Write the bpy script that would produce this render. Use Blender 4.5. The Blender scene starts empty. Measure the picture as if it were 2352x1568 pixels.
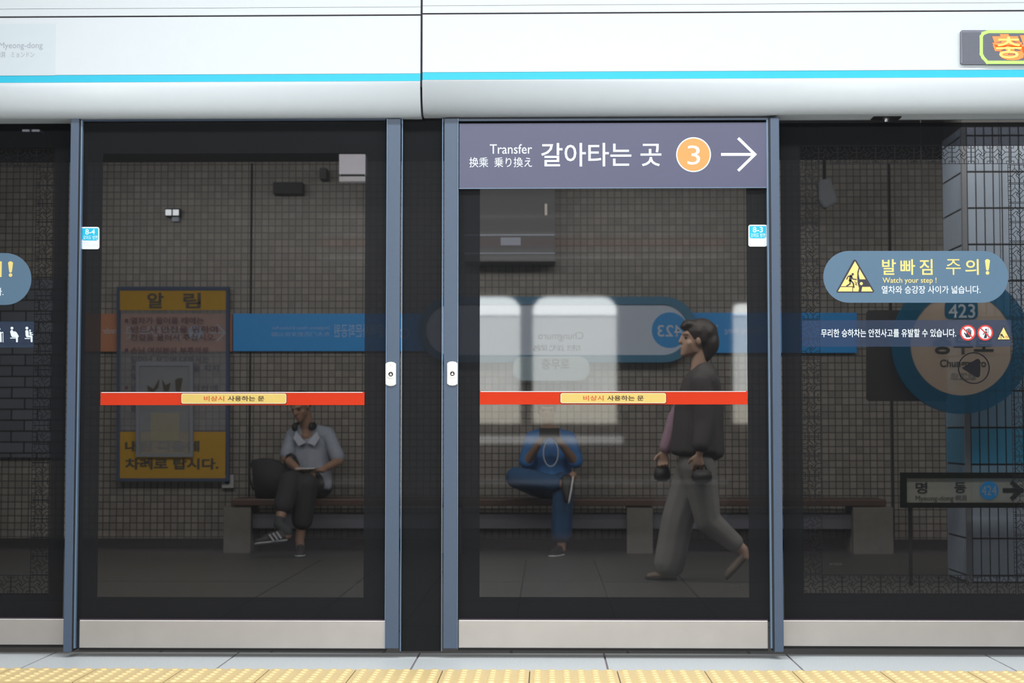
import bpy, bmesh, math, random
from mathutils import Vector, Matrix, Euler
random.seed(4)
S = bpy.context.scene
COL = S.collection

# ------------------------------------------------------------------ camera
F = 3800.0
CAM = Vector((0, -6.0, 0.81))
EUL = Euler((math.radians(93.1), 0, math.radians(1.2)), 'XYZ')
cd = bpy.data.cameras.new('camera'); cam = bpy.data.objects.new('camera', cd); COL.objects.link(cam)
cam.location = CAM; cam.rotation_euler = EUL
cd.sensor_width = 36.0; cd.lens = F / 2352 * 36.0
cd.dof.use_dof = True; cd.dof.focus_distance = 6.0; cd.dof.aperture_fstop = 5.6
S.camera = cam
# ------------------------------------------------------------------ world, lamps, exposure
S.view_settings.view_transform = 'Standard'; S.view_settings.look = 'None'
S.view_settings.gamma = 1.0; S.view_settings.use_curve_mapping = False
S.view_settings.exposure = 0.0
w = bpy.data.worlds.new('world'); S.world = w; w.use_nodes = True
w.node_tree.nodes['Background'].inputs[0].default_value = (0.80, 0.90, 1.0, 1)
w.node_tree.nodes['Background'].inputs[1].default_value = 0.16

def lamp(name, loc, rot, sx, sy, power, color=(1, 1, 1)):
    l = bpy.data.lights.new(name, 'AREA'); l.shape = 'RECTANGLE'; l.size = sx; l.size_y = sy
    l.energy = power; l.color = color
    o = bpy.data.objects.new(name, l); COL.objects.link(o); o.location = loc
    o.rotation_euler = [math.radians(a) for a in rot]
    return o
lamp('near_side_light', (0.7, -1.5, 3.25), (-12, 0, 0), 6.0, 0.35, 175, (0.93, 0.97, 1.0))
lamp('near_side_light', (0.0, -4.6, 3.25), (18, 0, 0), 8.0, 0.35, 235, (0.93, 0.97, 1.0))
lamp('near_side_light', (0.0, -6.0, 3.25), (-35, 0, 0), 7.0, 0.3, 130, (0.93, 0.97, 1.0))  # added lamp out of view, aimed at the train to brighten its ribs
lamp('mirror_side_light', (1.0, 3.4, 2.95), (30, 0, 0), 11.5, 0.3, 155, (1.0, 0.97, 0.93))  # added unseen lights for the room built beyond the glass
lamp('mirror_side_light', (1.0, 4.6, 2.95), (12, 0, 0), 11.5, 0.3, 76, (1.0, 0.97, 0.93))

# ------------------------------------------------------------------ helpers
ROT = EUL.to_matrix()
def ray(px, py):
    return ROT @ Vector(((px - 1176) / F, (784 - py) / F, -1.0))
def at(px, py, Y):
    d = ray(px, py); return CAM + d * ((Y - CAM.y) / d.y)
def ground(px, py, z=0.0):
    d = ray(px, py); return CAM + d * ((z - CAM.z) / d.z)

MATS = {}
def mat(name, col, rough=0.5, metal=0.0, var=0.08, scale=20.0, spec=0.5, emit=0.0):
    if name in MATS: return MATS[name]
    m = bpy.data.materials.new(name); m.use_nodes = True; nt = m.node_tree
    b = nt.nodes['Principled BSDF']
    b.inputs['Roughness'].default_value = rough; b.inputs['Metallic'].default_value = metal
    b.inputs['Specular IOR Level'].default_value = spec
    tc = nt.nodes.new('ShaderNodeTexCoord'); nz = nt.nodes.new('ShaderNodeTexNoise')
    nz.inputs['Scale'].default_value = scale; nz.inputs['Detail'].default_value = 3
    nt.links.new(tc.outputs['Object'], nz.inputs['Vector'])
    mx = nt.nodes.new('ShaderNodeMix'); mx.data_type = 'RGBA'
    mx.inputs[6].default_value = (*[max(0, c * (1 - var)) for c in col], 1)
    mx.inputs[7].default_value = (*[min(1, c * (1 + var)) for c in col], 1)
    nt.links.new(nz.outputs['Fac'], mx.inputs[0]); nt.links.new(mx.outputs[2], b.inputs['Base Color'])
    if emit:
        nt.links.new(mx.outputs[2], b.inputs['Emission Color']); b.inputs['Emission Strength'].default_value = emit
    MATS[name] = m
    return m
def srgb(r, g, b):
    f = lambda c: (c / 255 / 12.92) if c / 255 <= 0.04045 else ((c / 255 + 0.055) / 1.055) ** 2.4
    return (f(r), f(g), f(b))

def see_through(name, tint, col, solid, gloss=0.0, rough=0.0, var=0.05, scale=8):
    """a tinted sheet: transparent + coloured body + mirror part"""
    m = bpy.data.materials.new(name); m.use_nodes = True; nt = m.node_tree
    nt.nodes.clear()
    out = nt.nodes.new('ShaderNodeOutputMaterial'); tr = nt.nodes.new('ShaderNodeBsdfTransparent')
    tr.inputs[0].default_value = (*tint, 1)
    di = nt.nodes.new('ShaderNodeBsdfDiffuse')
    tc = nt.nodes.new('ShaderNodeTexCoord'); nz = nt.nodes.new('ShaderNodeTexNoise'); nz.inputs['Scale'].default_value = scale
    nt.links.new(tc.outputs['Object'], nz.inputs['Vector'])
    mx = nt.nodes.new('ShaderNodeMix'); mx.data_type = 'RGBA'
    mx.inputs[6].default_value = (*[c * (1 - var) for c in col], 1); mx.inputs[7].default_value = (*[min(1, c * (1 + var)) for c in col], 1)
    nt.links.new(nz.outputs['Fac'], mx.inputs[0]); nt.links.new(mx.outputs[2], di.inputs[0])
    a = nt.nodes.new('ShaderNodeMixShader'); a.inputs[0].default_value = solid
    nt.links.new(tr.outputs[0], a.inputs[1]); nt.links.new(di.outputs[0], a.inputs[2])
    last = a
    if gloss:
        gl = nt.nodes.new('ShaderNodeBsdfGlossy'); gl.inputs['Roughness'].default_value = rough
        g = nt.nodes.new('ShaderNodeMixShader'); g.inputs[0].default_value = gloss
        nt.links.new(a.outputs[0], g.inputs[1]); nt.links.new(gl.outputs[0], g.inputs[2]); last = g
    nt.links.new(last.outputs[0], out.inputs[0])
    MATS[name] = m
    return m

def tile_mat(name, tile, grout, tw, th, mortar, offset=0.0, var=0.25, rough=0.35):
    m = bpy.data.materials.new(name); m.use_nodes = True; nt = m.node_tree; b = nt.nodes['Principled BSDF']
    tc = nt.nodes.new('ShaderNodeTexCoord'); sep = nt.nodes.new('ShaderNodeSeparateXYZ'); cmb = nt.nodes.new('ShaderNodeCombineXYZ')
    nt.links.new(tc.outputs['Object'], sep.inputs[0])
    nt.links.new(sep.outputs['X'], cmb.inputs['X']); nt.links.new(sep.outputs['Z'], cmb.inputs['Y'])
    br = nt.nodes.new('ShaderNodeTexBrick'); br.offset = offset; br.squash = 1.0
    br.inputs['Scale'].default_value = 1.0
    br.inputs['Brick Width'].default_value = tw; br.inputs['Row Height'].default_value = th
    br.inputs['Mortar Size'].default_value = mortar; br.inputs['Mortar Smooth'].default_value = 0.1
    br.inputs['Color1'].default_value = (*[c * (1 - var) for c in tile], 1)
    br.inputs['Color2'].default_value = (*[min(1, c * (1 + var)) for c in tile], 1)
    br.inputs['Mortar'].default_value = (*grout, 1)
    nt.links.new(cmb.outputs[0], br.inputs['Vector'])
    nz = nt.nodes.new('ShaderNodeTexNoise'); nz.inputs['Scale'].default_value = 1.3; nz.inputs['Detail'].default_value = 4
    nt.links.new(tc.outputs['Object'], nz.inputs['Vector'])
    hue = nt.nodes.new('ShaderNodeMix'); hue.data_type = 'RGBA'; hue.blend_type = 'MULTIPLY'; hue.inputs[0].default_value = 0.5
    rmp = nt.nodes.new('ShaderNodeValToRGB'); rmp.color_ramp.elements[0].color = (0.75, 0.72, 0.7, 1); rmp.color_ramp.elements[1].color = (1, 1, 1, 1)
    rmp.color_ramp.elements[0].position = 0.35; rmp.color_ramp.elements[1].position = 0.65
    nt.links.new(nz.outputs['Fac'], rmp.inputs[0]); nt.links.new(br.outputs['Color'], hue.inputs[6]); nt.links.new(rmp.outputs[0], hue.inputs[7])
    nt.links.new(hue.outputs[2], b.inputs['Base Color']); b.inputs['Roughness'].default_value = rough
    MATS[name] = m
    return m

ROOTLOC = {}
def tag(o, label=None, cat=None, group=None, kind=None):
    if label: o['label'] = label
    if cat: o['category'] = cat
    if group: o['group'] = group
    if kind: o['kind'] = kind
    return o
def thing(name, loc, label, cat, group=None):
    o = bpy.data.objects.new(name, None); COL.objects.link(o); o.location = loc; o.empty_display_size = 0.1
    ROOTLOC[o] = Vector(loc)
    return tag(o, label, cat, group)
def base(o):
    while o.parent: o = o.parent
    return ROOTLOC.get(o, Vector((0, 0, 0)))
def obj(name, src, mats, parent=None, smooth=False, label=None):
    """src: bmesh or mesh with world coordinates"""
    if isinstance(src, bmesh.types.BMesh):
        me = bpy.data.meshes.new(name); src.to_mesh(me); src.free()
    else: me = src; me.name = name
    if not isinstance(mats, (list, tuple)): mats = [mats]
    for m in mats: me.materials.append(m)
    o = bpy.data.objects.new(name, me); COL.objects.link(o)
    if parent:
        o.parent = parent; me.transform(Matrix.Translation(-base(parent)))
    if smooth:
        for p in me.polygons: p.use_smooth = True
    if label: o['label'] = label
    return o
def solo(name, src, mats, label, cat, group=None, smooth=False):
    """a thing that is one mesh: origin moved to the centre of its base"""
    o = obj(name, src, mats, None, smooth)
    vs = [v.co for v in o.data.vertices]
    c = Vector(((min(v.x for v in vs) + max(v.x for v in vs)) / 2, (min(v.y for v in vs) + max(v.y for v in vs)) / 2, min(v.z for v in vs)))
    o.data.transform(Matrix.Translation(-c)); o.location = c; ROOTLOC[o] = c
    return tag(o, label, cat, group)
def struct(name, src, mats, smooth=False):
    return tag(obj(name, src, mats, None, smooth), kind='structure')

def box(bm, x0, x1, y0, y1, z0, z1, mi=0, bev=0.0):
    vs = [bm.verts.new((x, y, z)) for z in (z0, z1) for y in (y0, y1) for x in (x0, x1)]
    fs = [(0, 2, 3, 1), (4, 5, 7, 6), (0, 1, 5, 4), (2, 6, 7, 3), (0, 4, 6, 2), (1, 3, 7, 5)]
    ff = [bm.faces.new([vs[i] for i in f]) for f in fs]
    for f in ff: f.material_index = mi
    if bev:
        es = list({e for f in ff for e in f.edges})
        r = bmesh.ops.bevel(bm, geom=es, offset=bev, segments=2, affect='EDGES', profile=0.5)
        for f in r['faces']: f.material_index = mi
def pbox(bm, x0, y0, x1, y1, Y0, Y1, mi=0, bev=0.0):
    """box whose front face (at Y0) covers the photo rectangle x0..x1, y0..y1"""
    ym = (y0 + y1) / 2; xm = (x0 + x1) / 2
    box(bm, at(x0, ym, Y0).x, at(x1, ym, Y0).x, Y0, Y1, at(xm, y1, Y0).z, at(xm, y0, Y0).z, mi, bev)
def pfilm(bm, x0, y0, x1, y1, Y):
    """flat printed film over a photo rectangle"""
    ym = (y0 + y1) / 2; xm = (x0 + x1) / 2
    X0, X1, Z0, Z1 = at(x0, ym, Y).x, at(x1, ym, Y).x, at(xm, y1, Y).z, at(xm, y0, Y).z
    bm.faces.new([bm.verts.new(p) for p in ((X0, Y, Z0), (X1, Y, Z0), (X1, Y, Z1), (X0, Y, Z1))])
def new(): return bmesh.new()
def prism(bm, pts, Y0, Y1, mi=0):
    """pts: (X,Z) outline, front face at Y0 (towards the platform)"""
    a = [bm.verts.new((x, Y0, z)) for x, z in pts]; b = [bm.verts.new((x, Y1, z)) for x, z in pts]
    n = len(pts)
    fs = [bm.faces.new(a), bm.faces.new(b[::-1])] + [bm.faces.new((a[i], b[i], b[(i + 1) % n], a[(i + 1) % n])) for i in range(n)]
    for f in fs: f.material_index = mi
    bmesh.ops.recalc_face_normals(bm, faces=fs)
def ppoly(bm, pts, Y0, Y1, mi=0):
    prism(bm, [(at(x, y, Y0).x, at(x, y, Y0).z) for x, y in pts], Y0, Y1, mi)
def rrect(x0, y0, x1, y1, r, n=8):
    out = []
    for cx, cy, a0 in ((x1 - r, y0 + r, -90), (x1 - r, y1 - r, 0), (x0 + r, y1 - r, 90), (x0 + r, y0 + r, 180)):
        for k in range(n + 1):
            a = math.radians(a0 + 90 * k / n); out.append((cx + r * math.cos(a), cy + r * math.sin(a)))
    return out
def circ(cx, cy, r, n=40):
    return [(cx + r * math.cos(2 * math.pi * k / n), cy + r * math.sin(2 * math.pi * k / n)) for k in range(n)]
def ring(bm, cx, cy, r0, r1, Y0, Y1, mi=0, n=48, outer=None, inner=None):
    """ring between two photo outlines"""
    A = outer or circ(cx, cy, r1, n); B = inner or circ(cx, cy, r0, n)
    n = len(A)
    P = lambda p, Y: bm.verts.new((at(p[0], p[1], Y0).x, Y, at(p[0], p[1], Y0).z))
    a0 = [P(p, Y0) for p in A]; b0 = [P(p, Y0) for p in B]; a1 = [P(p, Y1) for p in A]; b1 = [P(p, Y1) for p in B]
    fs = []
    for i in range(n):
        j = (i + 1) % n
        fs += [bm.faces.new((a0[i], b0[i], b0[j], a0[j])), bm.faces.new((a1[i], a1[j], b1[j], b1[i])),
               bm.faces.new((a0[i], a0[j], a1[j], a1[i])), bm.faces.new((b0[i], b1[i], b1[j], b0[j]))]
    for f in fs: f.material_index = mi
    bmesh.ops.recalc_face_normals(bm, faces=fs)
def stroke(bm, pts, wpx, Y0, Y1, mi=0):
    """a drawn line of photo points with a width in photo pixels"""
    for i_, ((x0, y0), (x1, y1)) in enumerate(zip(pts, pts[1:])):
        d = Vector((x1 - x0, y1 - y0)); L = d.length
        Y0 -= 0.00007
        if L < 1e-6: continue
        d /= L; n = Vector((-d.y, d.x)) * wpx / 2; e = d * wpx * 0.45
        a = Vector((x0, y0)) - e; b = Vector((x1, y1)) + e
        ppoly(bm, [tuple(a + n), tuple(b + n), tuple(b - n), tuple(a - n)], Y0, Y1, mi)
def text(name, body, x0, y0, x1, y1, Y, m, parent, bold=0.0, mirror=False, shear=0.0, label=None):
    """lettering whose ink fills the photo rectangle"""
    c = bpy.data.curves.new(name, 'FONT'); c.body = body; c.size = 1; c.offset = bold; c.shear = shear; c.resolution_u = 3
    t = bpy.data.objects.new(name, c); COL.objects.link(t)
    bpy.context.view_layer.update()
    me = bpy.data.meshes.new_from_object(t.evaluated_get(bpy.context.evaluated_depsgraph_get()))
    bpy.data.objects.remove(t); bpy.data.curves.remove(c)
    xs = [v.co.x for v in me.vertices]; ys = [v.co.y for v in me.vertices]
    a, b, e, f = min(xs), max(xs), min(ys), max(ys)
    ym = (y0 + y1) / 2; xm = (x0 + x1) / 2
    X0, X1, Z0, Z1 = at(x0, ym, Y).x, at(x1, ym, Y).x, at(xm, y1, Y).z, at(xm, y0, Y).z
    if mirror: X0, X1 = X1, X0
    # words standing apart become letterings of their own
    cuts = []; hi = None
    span = sorted((min(me.vertices[i].co.x for i in p.vertices), max(me.vertices[i].co.x for i in p.vertices)) for p in me.polygons)
    for lo, up in span:
        if hi is not None and lo - hi > 0.16 and ' ' in body.replace('\u3000', ' '): cuts.append((lo + hi) / 2)
        hi = up if hi is None else max(hi, up)
    word = [sum(v.co.x > c for c in cuts) for v in me.vertices]
    for v in me.vertices:
        v.co = Vector((X0 + (v.co.x - a) / (b - a) * (X1 - X0), Y, Z0 + (v.co.y - e) / (f - e) * (Z1 - Z0)))
    if cuts:
        for k in range(1, len(cuts) + 1):
            b2 = bmesh.new(); b2.from_mesh(me); b2.verts.ensure_lookup_table()
            bmesh.ops.delete(b2, geom=[b2.verts[i] for i, q in enumerate(word) if q != k], context='VERTS')
            obj(name, b2, m, parent, label=label)
        b2 = bmesh.new(); b2.from_mesh(me); b2.verts.ensure_lookup_table()
        bmesh.ops.delete(b2, geom=[b2.verts[i] for i, q in enumerate(word) if q != 0], context='VERTS')
        b2.to_mesh(me); b2.free()
    return obj(name, me, m, parent, label=label)
def tube(bm, pts, r, n=8, mi=0, closed=False):
    pts = [Vector(p) for p in pts]; rings = []
    for i, p in enumerate(pts):
        q = pts[(i + 1) % len(pts)] if (closed or i < len(pts) - 1) else p
        o = pts[i - 1] if (closed or i > 0) else p
        d = (q - o).normalized(); u = d.orthogonal().normalized()
        if rings:
            u = (lastu - d * lastu.dot(d)).normalized()
        lastu = u; v = d.cross(u)
        rr = r[i] if isinstance(r, (list, tuple)) else r
        rings.append([bm.verts.new(p + (u * math.cos(2 * math.pi * k / n) + v * math.sin(2 * math.pi * k / n)) * rr) for k in range(n)])
    pairs = list(zip(rings, rings[1:])) + ([(rings[-1], rings[0])] if closed else [])
    for A, B in pairs:
        for k in range(n):
            bm.faces.new((A[k], A[(k + 1) % n], B[(k + 1) % n], B[k])).material_index = mi
    if not closed:
        bm.faces.new(rings[0][::-1]).material_index = mi; bm.faces.new(rings[-1]).material_index = mi
def cyl_y(bm, cx, cz, r, Y0, Y1, n=28, mi=0):
    prism(bm, [(cx + r * math.cos(2 * math.pi * k / n), cz + r * math.sin(2 * math.pi * k / n)) for k in range(n)], Y0, Y1, mi)

# ------------------------------------------------------------------ materials
M_white = mat('white_painted_steel', (0.56, 0.59, 0.60), 0.34, var=0.02)
M_cyan = mat('cyan_stripe', (0.0, 0.42, 0.58), 0.4, var=0.03)
M_post = mat('slate_blue_aluminium', (0.060, 0.087, 0.136), 0.42, 0.0, var=0.05, scale=60)
M_edge = mat('pale_blue_aluminium_edge', (0.15, 0.22, 0.31), 0.3, 0.2)
M_rubber = mat('black_rubber', (0.008, 0.008, 0.009), 0.6)
M_seam = mat('dark_plum_seam', (0.03, 0.014, 0.03), 0.6)
M_kick = mat('brushed_stainless_steel', (0.49, 0.455, 0.43), 0.42, 0.7, var=0.09, scale=9)
M_plate = mat('satin_lock_plate', (0.68, 0.68, 0.62), 0.4, 0.25, var=0.05)
M_chrome = mat('chrome', (0.8, 0.8, 0.8), 0.15, 1.0)
M_hole = mat('dark_keyhole', (0.02, 0.008, 0.01), 0.4)
M_print_w = mat('white_print', (0.80, 0.88, 0.93), 0.6, var=0.01)
M_print_k = mat('black_print', (0.012, 0.012, 0.014), 0.9, var=0.02, spec=0.1)
M_clear = see_through('clear_tinted_glass', (0.60, 0.59, 0.575), (0.03, 0.03, 0.03), 0.10, 0.036, 0.03)
M_frit = see_through('black_frit_glass', (0.20, 0.20, 0.215), (0.022, 0.0225, 0.024), 0.62)
M_back = see_through('glass_rear_face', (0.97, 0.98, 0.98), (0.02, 0.02, 0.02), 0.0)
M_red = see_through('red_translucent_band', (1.0, 0.34, 0.24), (0.78, 0.07, 0.028), 0.60)
M_yel = mat('yellow_label', (0.66, 0.47, 0.12), 0.5, var=0.04)
M_ok_txt = mat('orange_lettering', (0.55, 0.10, 0.02), 0.5)
M_br_txt = mat('brown_lettering', (0.06, 0.028, 0.012), 0.5)
M_sgn_purple = mat('violet_grey_sign_face', (0.072, 0.072, 0.128), 0.38, var=0.06, scale=4)
M_orange = mat('orange_disc', (0.83, 0.29, 0.075), 0.5, var=0.02)
M_sgn_blue = mat('steel_blue_decal', (0.083, 0.152, 0.225), 0.5, var=0.05, scale=5)
M_y_print = mat('pale_yellow_print', (0.80, 0.62, 0.20), 0.5, var=0.02)
M_navy = mat('dark_navy_print', (0.028, 0.024, 0.04), 0.5)
M_strip = see_through('translucent_blue_strip', (0.66, 0.70, 0.80), (0.11, 0.145, 0.22), 0.22)
M_redring = mat('red_print', (0.62, 0.04, 0.03), 0.5)
M_lcyan = mat('cyan_plate', (0.0, 0.44, 0.64), 0.4, var=0.02)
M_wplate = mat('white_plate', (0.75, 0.80, 0.82), 0.4, var=0.02)
M_granite = mat('pale_speckled_granite', (0.56, 0.585, 0.59), 0.45, var=0.30, scale=160)
M_mortar = mat('violet_grey_mortar', (0.21, 0.18, 0.20), 0.8)
M_tact = mat('yellow_tactile_rubber', (0.72, 0.54, 0.26), 0.42, var=0.05, scale=40)
M_farfloor = mat('grey_brown_terrazzo', (0.060, 0.058, 0.055), 0.42, var=0.25, scale=7)
M_dark = mat('near_black_paint', (0.012, 0.012, 0.011), 0.7)
M_ceil = mat('dark_ceiling', (0.10, 0.10, 0.11), 0.8)
M_ceil2 = mat('white_ceiling', (0.6, 0.62, 0.63), 0.8)
M_walltile = tile_mat('small_beige_tiles', (0.245, 0.23, 0.21), (0.050, 0.047, 0.043), 0.0562, 0.0570, 0.0040, var=0.16)
M_bigbrick = tile_mat('large_blue_grey_blocks', (0.12, 0.135, 0.165), (0.012, 0.012, 0.012), 0.215, 0.090, 0.006, offset=0.5, var=0.15)

# ------------------------------------------------------------------ the setting
FZ = -0.15           # floor of the reflected platform built beyond the glass
WY = 7.6             # reflected tiled wall, set beyond the glass
# near floor with granite slabs
bm = new()
box(bm, -6, 6, -9.2, 0.10, -0.30, -0.004, 1)
jx = [ground(x, 1497).x for x in (130, 550, 966, 1386, 1800, 2250)]
jx = [jx[0] - 0.66 * 6, jx[0] - .66 * 4, jx[0] - .66 * 3, jx[0] - .66 * 2, jx[0] - 0.66] + jx + [jx[-1] + 0.66, jx[-1] + 1.32, jx[-1] + 1.98, jx[-1] + 3.0]
YB = ground(1200, 1540).y       # edge between granite and tactile tiles
for a, b in zip(jx, jx[1:]):
    if b > a + 0.02: box(bm, a + 0.0035, b - 0.0035, YB + 0.004, 0.095, -0.004, 0.0, 0)
for k in range(6):
    for a, b in zip(jx, jx[1:]):
        if b > a + 0.02: box(bm, a + 0.0035, b - 0.0035, YB - 0.305 - 0.7 * (k + 1) * 1.0 + 0.004, YB - 0.305 - 0.7 * k - 0.003, -0.004, 0.0, 0 if k < 2 else 2)
struct('floor', bm, [M_granite, M_mortar, mat('darkened_rear_slabs', (0.15, 0.15, 0.148), 0.5, var=0.2, scale=60)])  # rear slabs coloured darker to weaken their reflection in the glass
# yellow tactile paving
bm = new()
tx0 = ground(217, 1541).x; tp = (ground(1817, 1541).x - tx0) / 8
for k in range(-5, 16):
    a, b = tx0 + tp * k + 0.002, tx0 + tp * (k + 1) - 0.002
    box(bm, a, b, YB - 0.30, YB, -0.003, 0.003)
    for i in range(6):
        for j in range(6):
            cx = a + (i + 0.5) * (b - a) / 6; cy = YB - (j + 0.5) * 0.05
            r0, r1, h = 0.0145, 0.010, 0.005; n = 14
            A = [bm.verts.new((cx + r0 * math.cos(2 * math.pi * q / n), cy + r0 * math.sin(2 * math.pi * q / n), 0.003)) for q in range(n)]
            B = [bm.verts.new((cx + r1 * math.cos(2 * math.pi * q / n), cy + r1 * math.sin(2 * math.pi * q / n), 0.003 + h)) for q in range(n)]
            for q in range(n): bm.faces.new((A[q], A[(q + 1) % n], B[(q + 1) % n], B[q]))
            bm.faces.new(B)
solo('tactile_paving', bm, M_tact, 'yellow strip of studded tactile paving along the grey platform floor', 'tactile paving')
# reflection of the platform behind the camera, built as a room beyond the glass
bm = new(); box(bm, -9, 9, 0.9, WY + 0.3, FZ - 0.3, FZ)
ff = struct('floor_reflected', bm, M_farfloor)
bm = new()
for x in (1022, 1205, 1372, 1545, 860, 700):
    p0 = ground(x, 1307, FZ)
    box(bm, p0.x - 0.005, p0.x + 0.005, 1.0, 6.4, FZ, FZ + 0.0012)
for yy in (2.2, 3.4, 4.6): box(bm, -6, 6, yy, yy + 0.008, FZ, FZ + 0.0012)
struct('trim_3', bm, M_dark)
bm = new(); box(bm, -9, 9, 0.12, 0.9, -1.3, -1.2); struct('floor_track', bm, M_dark)
wz = at(1176, 1237, WY).z
bm = new(); box(bm, -9, 9, WY, WY + 0.2, FZ, 3.2)
struct('wall_back', bm, M_walltile)
bm = new(); box(bm, -9, 9, WY - 0.012, WY - 0.0005, FZ, wz, 0, 0.002); struct('baseboard_back', bm, M_dark)
for i, x in enumerate((576, 2046)):
    bm = new(); X = at(x, 700, WY).x
    box(bm, X - 0.009, X + 0.009, WY - 0.006, WY - 0.0005, wz + .001, at(x, 375, WY).z, 0, 0.002); struct('trim_%d' % (i + 1), bm, M_dark)
bm = new(); box(bm, -9, 9, 0.1, WY + 0.2, at(600, 372, WY).z, 3.4); struct('ceiling_reflected', bm, M_ceil)
bm = new(); pbox(bm, -700, 640, 146, 1050, WY - 0.05, WY - 0.001); struct('wall_left', bm, M_bigbrick)
bm = new(); box(bm, -7, 7, -9.2, 0.09, 3.4, 3.5); struct('ceiling', bm, M_ceil2)

# ------------------------------------------------------------------ white header above the doors
def header_section(x0, x1, dz, name, label):
    Z = lambda py: at(1176, py, -0.12).z + dz
    ZB = at(1176, 266, -0.064).z + dz
    t = thing(name, ((x0 + x1) / 2, -0.03, ZB), label, 'header panel', 'white header panels above the screen doors')
    def extrude(prof, bm):
        A = [bm.verts.new((x0, y, z)) for y, z in prof]; B = [bm.verts.new((x1, y, z)) for y, z in prof]
        n = len(prof)
        for i in range(n): bm.faces.new((A[i], A[(i + 1) % n], B[(i + 1) % n], B[i]))
        bm.faces.new(A[::-1]); bm.faces.new(B); bmesh.ops.recalc_face_normals(bm, faces=bm.faces)
    bm = new(); extrude([(-0.118, Z(32)), (-0.12, Z(33)), (-0.12, Z(165)), (0.05, Z(165)), (0.05, Z(32))], bm)
    obj('fascia_plate', bm, M_white, t)
    bm = new(); extrude([(-0.119, Z(165.5)), (-0.119, Z(182)), (0.05, Z(182)), (0.05, Z(165.5))], bm)
    obj('stripe', bm, M_cyan, t, label='thin cyan stripe')
    prof = [(0.05, Z(182.5)), (-0.116, Z(182.5)), (-0.131, Z(184))]
    for k in range(0, 17):
        a = math.radians(84 * k / 16); prof.append((-0.056 - 0.076 * math.cos(a), Z(188) - (Z(188) - ZB) * math.sin(a) / 0.9945))
    prof += [(0.05, ZB)]
    bm = new(); extrude(prof, bm); o = obj('rolled_lower_edge', bm, M_white, t, True)
    o.data.polygons.foreach_set('use_smooth', [len(p.vertices) == 4 and abs(p.normal.x) < .5 and p.normal.y < -0.05 for p in o.data.polygons])
    bm = new(); extrude([(-0.112, Z(31.5)), (-0.112, Z(29)), (0.05, Z(29)), (0.05, Z(31.5))], bm)
    obj('shadow_gap', bm, M_seam, t)
    bm = new(); extrude([(-0.12, Z(28.7)), (-0.12, Z(12.6)), (0.05, Z(12.6)), (0.05, Z(28.7))], bm); obj('upper_rail', bm, M_white, t)
    bm = new(); extrude([(-0.112, Z(12.5)), (-0.112, Z(11.5)), (0.05, Z(11.5)), (0.05, Z(12.5))], bm); obj('shadow_gap', bm, M_seam, t)
    bm = new(); extrude([(-0.118, Z(11.4)), (-0.11, 3.39), (0.05, 3.39), (0.05, Z(11.4))], bm); obj('top_plate', bm, M_white, t)
    return t
xs0 = at(965.5, 150, -0.12).x; xs1 = at(970.5, 150, -0.12).x
header_section(-3.4, xs0, -0.004, 'header_panel', 'white header panel with cyan stripe left of the vertical seam')
header_section(xs1, 3.4, 0.0, 'header_panel', 'white header panel with cyan stripe right of the vertical seam')
bm = new(); box(bm, xs0, xs1, -0.105, 0.05, at(1176, 200, -.1).z, at(1176, -90, -.1).z); box(bm, xs0, xs1, -0.06, 0.05, at(1176, 264, -.064).z, at(1176, 200, -.1).z); struct('trim_4', bm, M_seam)

# faint station decal at the left
t = thing('station_decal', at(20, 174, -0.1215), 'pale square name decal at the far left of the white header', 'decal')
bm = new(); pbox(bm, -260, 55, 127, 174, -0.1208, -0.1202); obj('backing', bm, mat('pale_blue_film', (0.52, 0.57, 0.59), 0.4, var=0.02), t)
mg = mat('faded_grey_print', (0.33, 0.34, 0.38), 0.6, var=0.02)
text('lettering', 'Myeong-dong', -2, 97, 98, 115, -0.1213, mg, t, 0.0)
text('lettering', '明洞　ミョンドン', -9, 119, 79, 132, -0.1213, mg, t)

# LED display at the right
t = thing('led_display', at(2280, 146, -0.13), 'dark dot-matrix display with glowing orange letters at the top right', 'display')
bm = new(); ppoly(bm, rrect(2207, 69, 2760, 146, 4), -0.135, -0.1205); obj('housing', bm, mat('grey_display_housing', (0.16, 0.16, 0.20), 0.5), t)
bm = new(); pbox(bm, 2211, 73, 2756, 142, -0.1362, -0.1352)
m = tile_mat('led_matrix', (0.055, 0.06, 0.085), (0.11, 0.12, 0.15), 0.006, 0.006, 0.0012, var=0.05); obj('dot_matrix', bm, m, t)
M_lime = mat('lit_green_dots', (0.30, 0.75, 0.10), 0.5, emit=0.9, var=0.15, scale=300)
M_oled = mat('lit_orange_dots', (0.95, 0.16, 0.035), 0.5, emit=0.95, var=0.2, scale=300)
M_yled = mat('lit_yellow_dots', (1.0, 0.62, 0.10), 0.5, emit=1.0, var=0.1, scale=300)
bm = new(); stroke(bm, [(2760, 72.5), (2270, 72.5), (2258, 77), (2254, 84), (2254, 124), (2258, 132), (2268, 143), (2760, 143)], 7, -0.1372, -0.1364); obj('border', bm, M_lime, t)
text('lettering', '충무로', 2279, 78, 2488, 138, -0.1374, M_oled, t, 0.10, shear=-0.28)
text('lettering', '충무로', 2288, 84, 2478, 133, -0.1380, M_yled, t, 0.0, label='bright yellow core of the letters')

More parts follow.
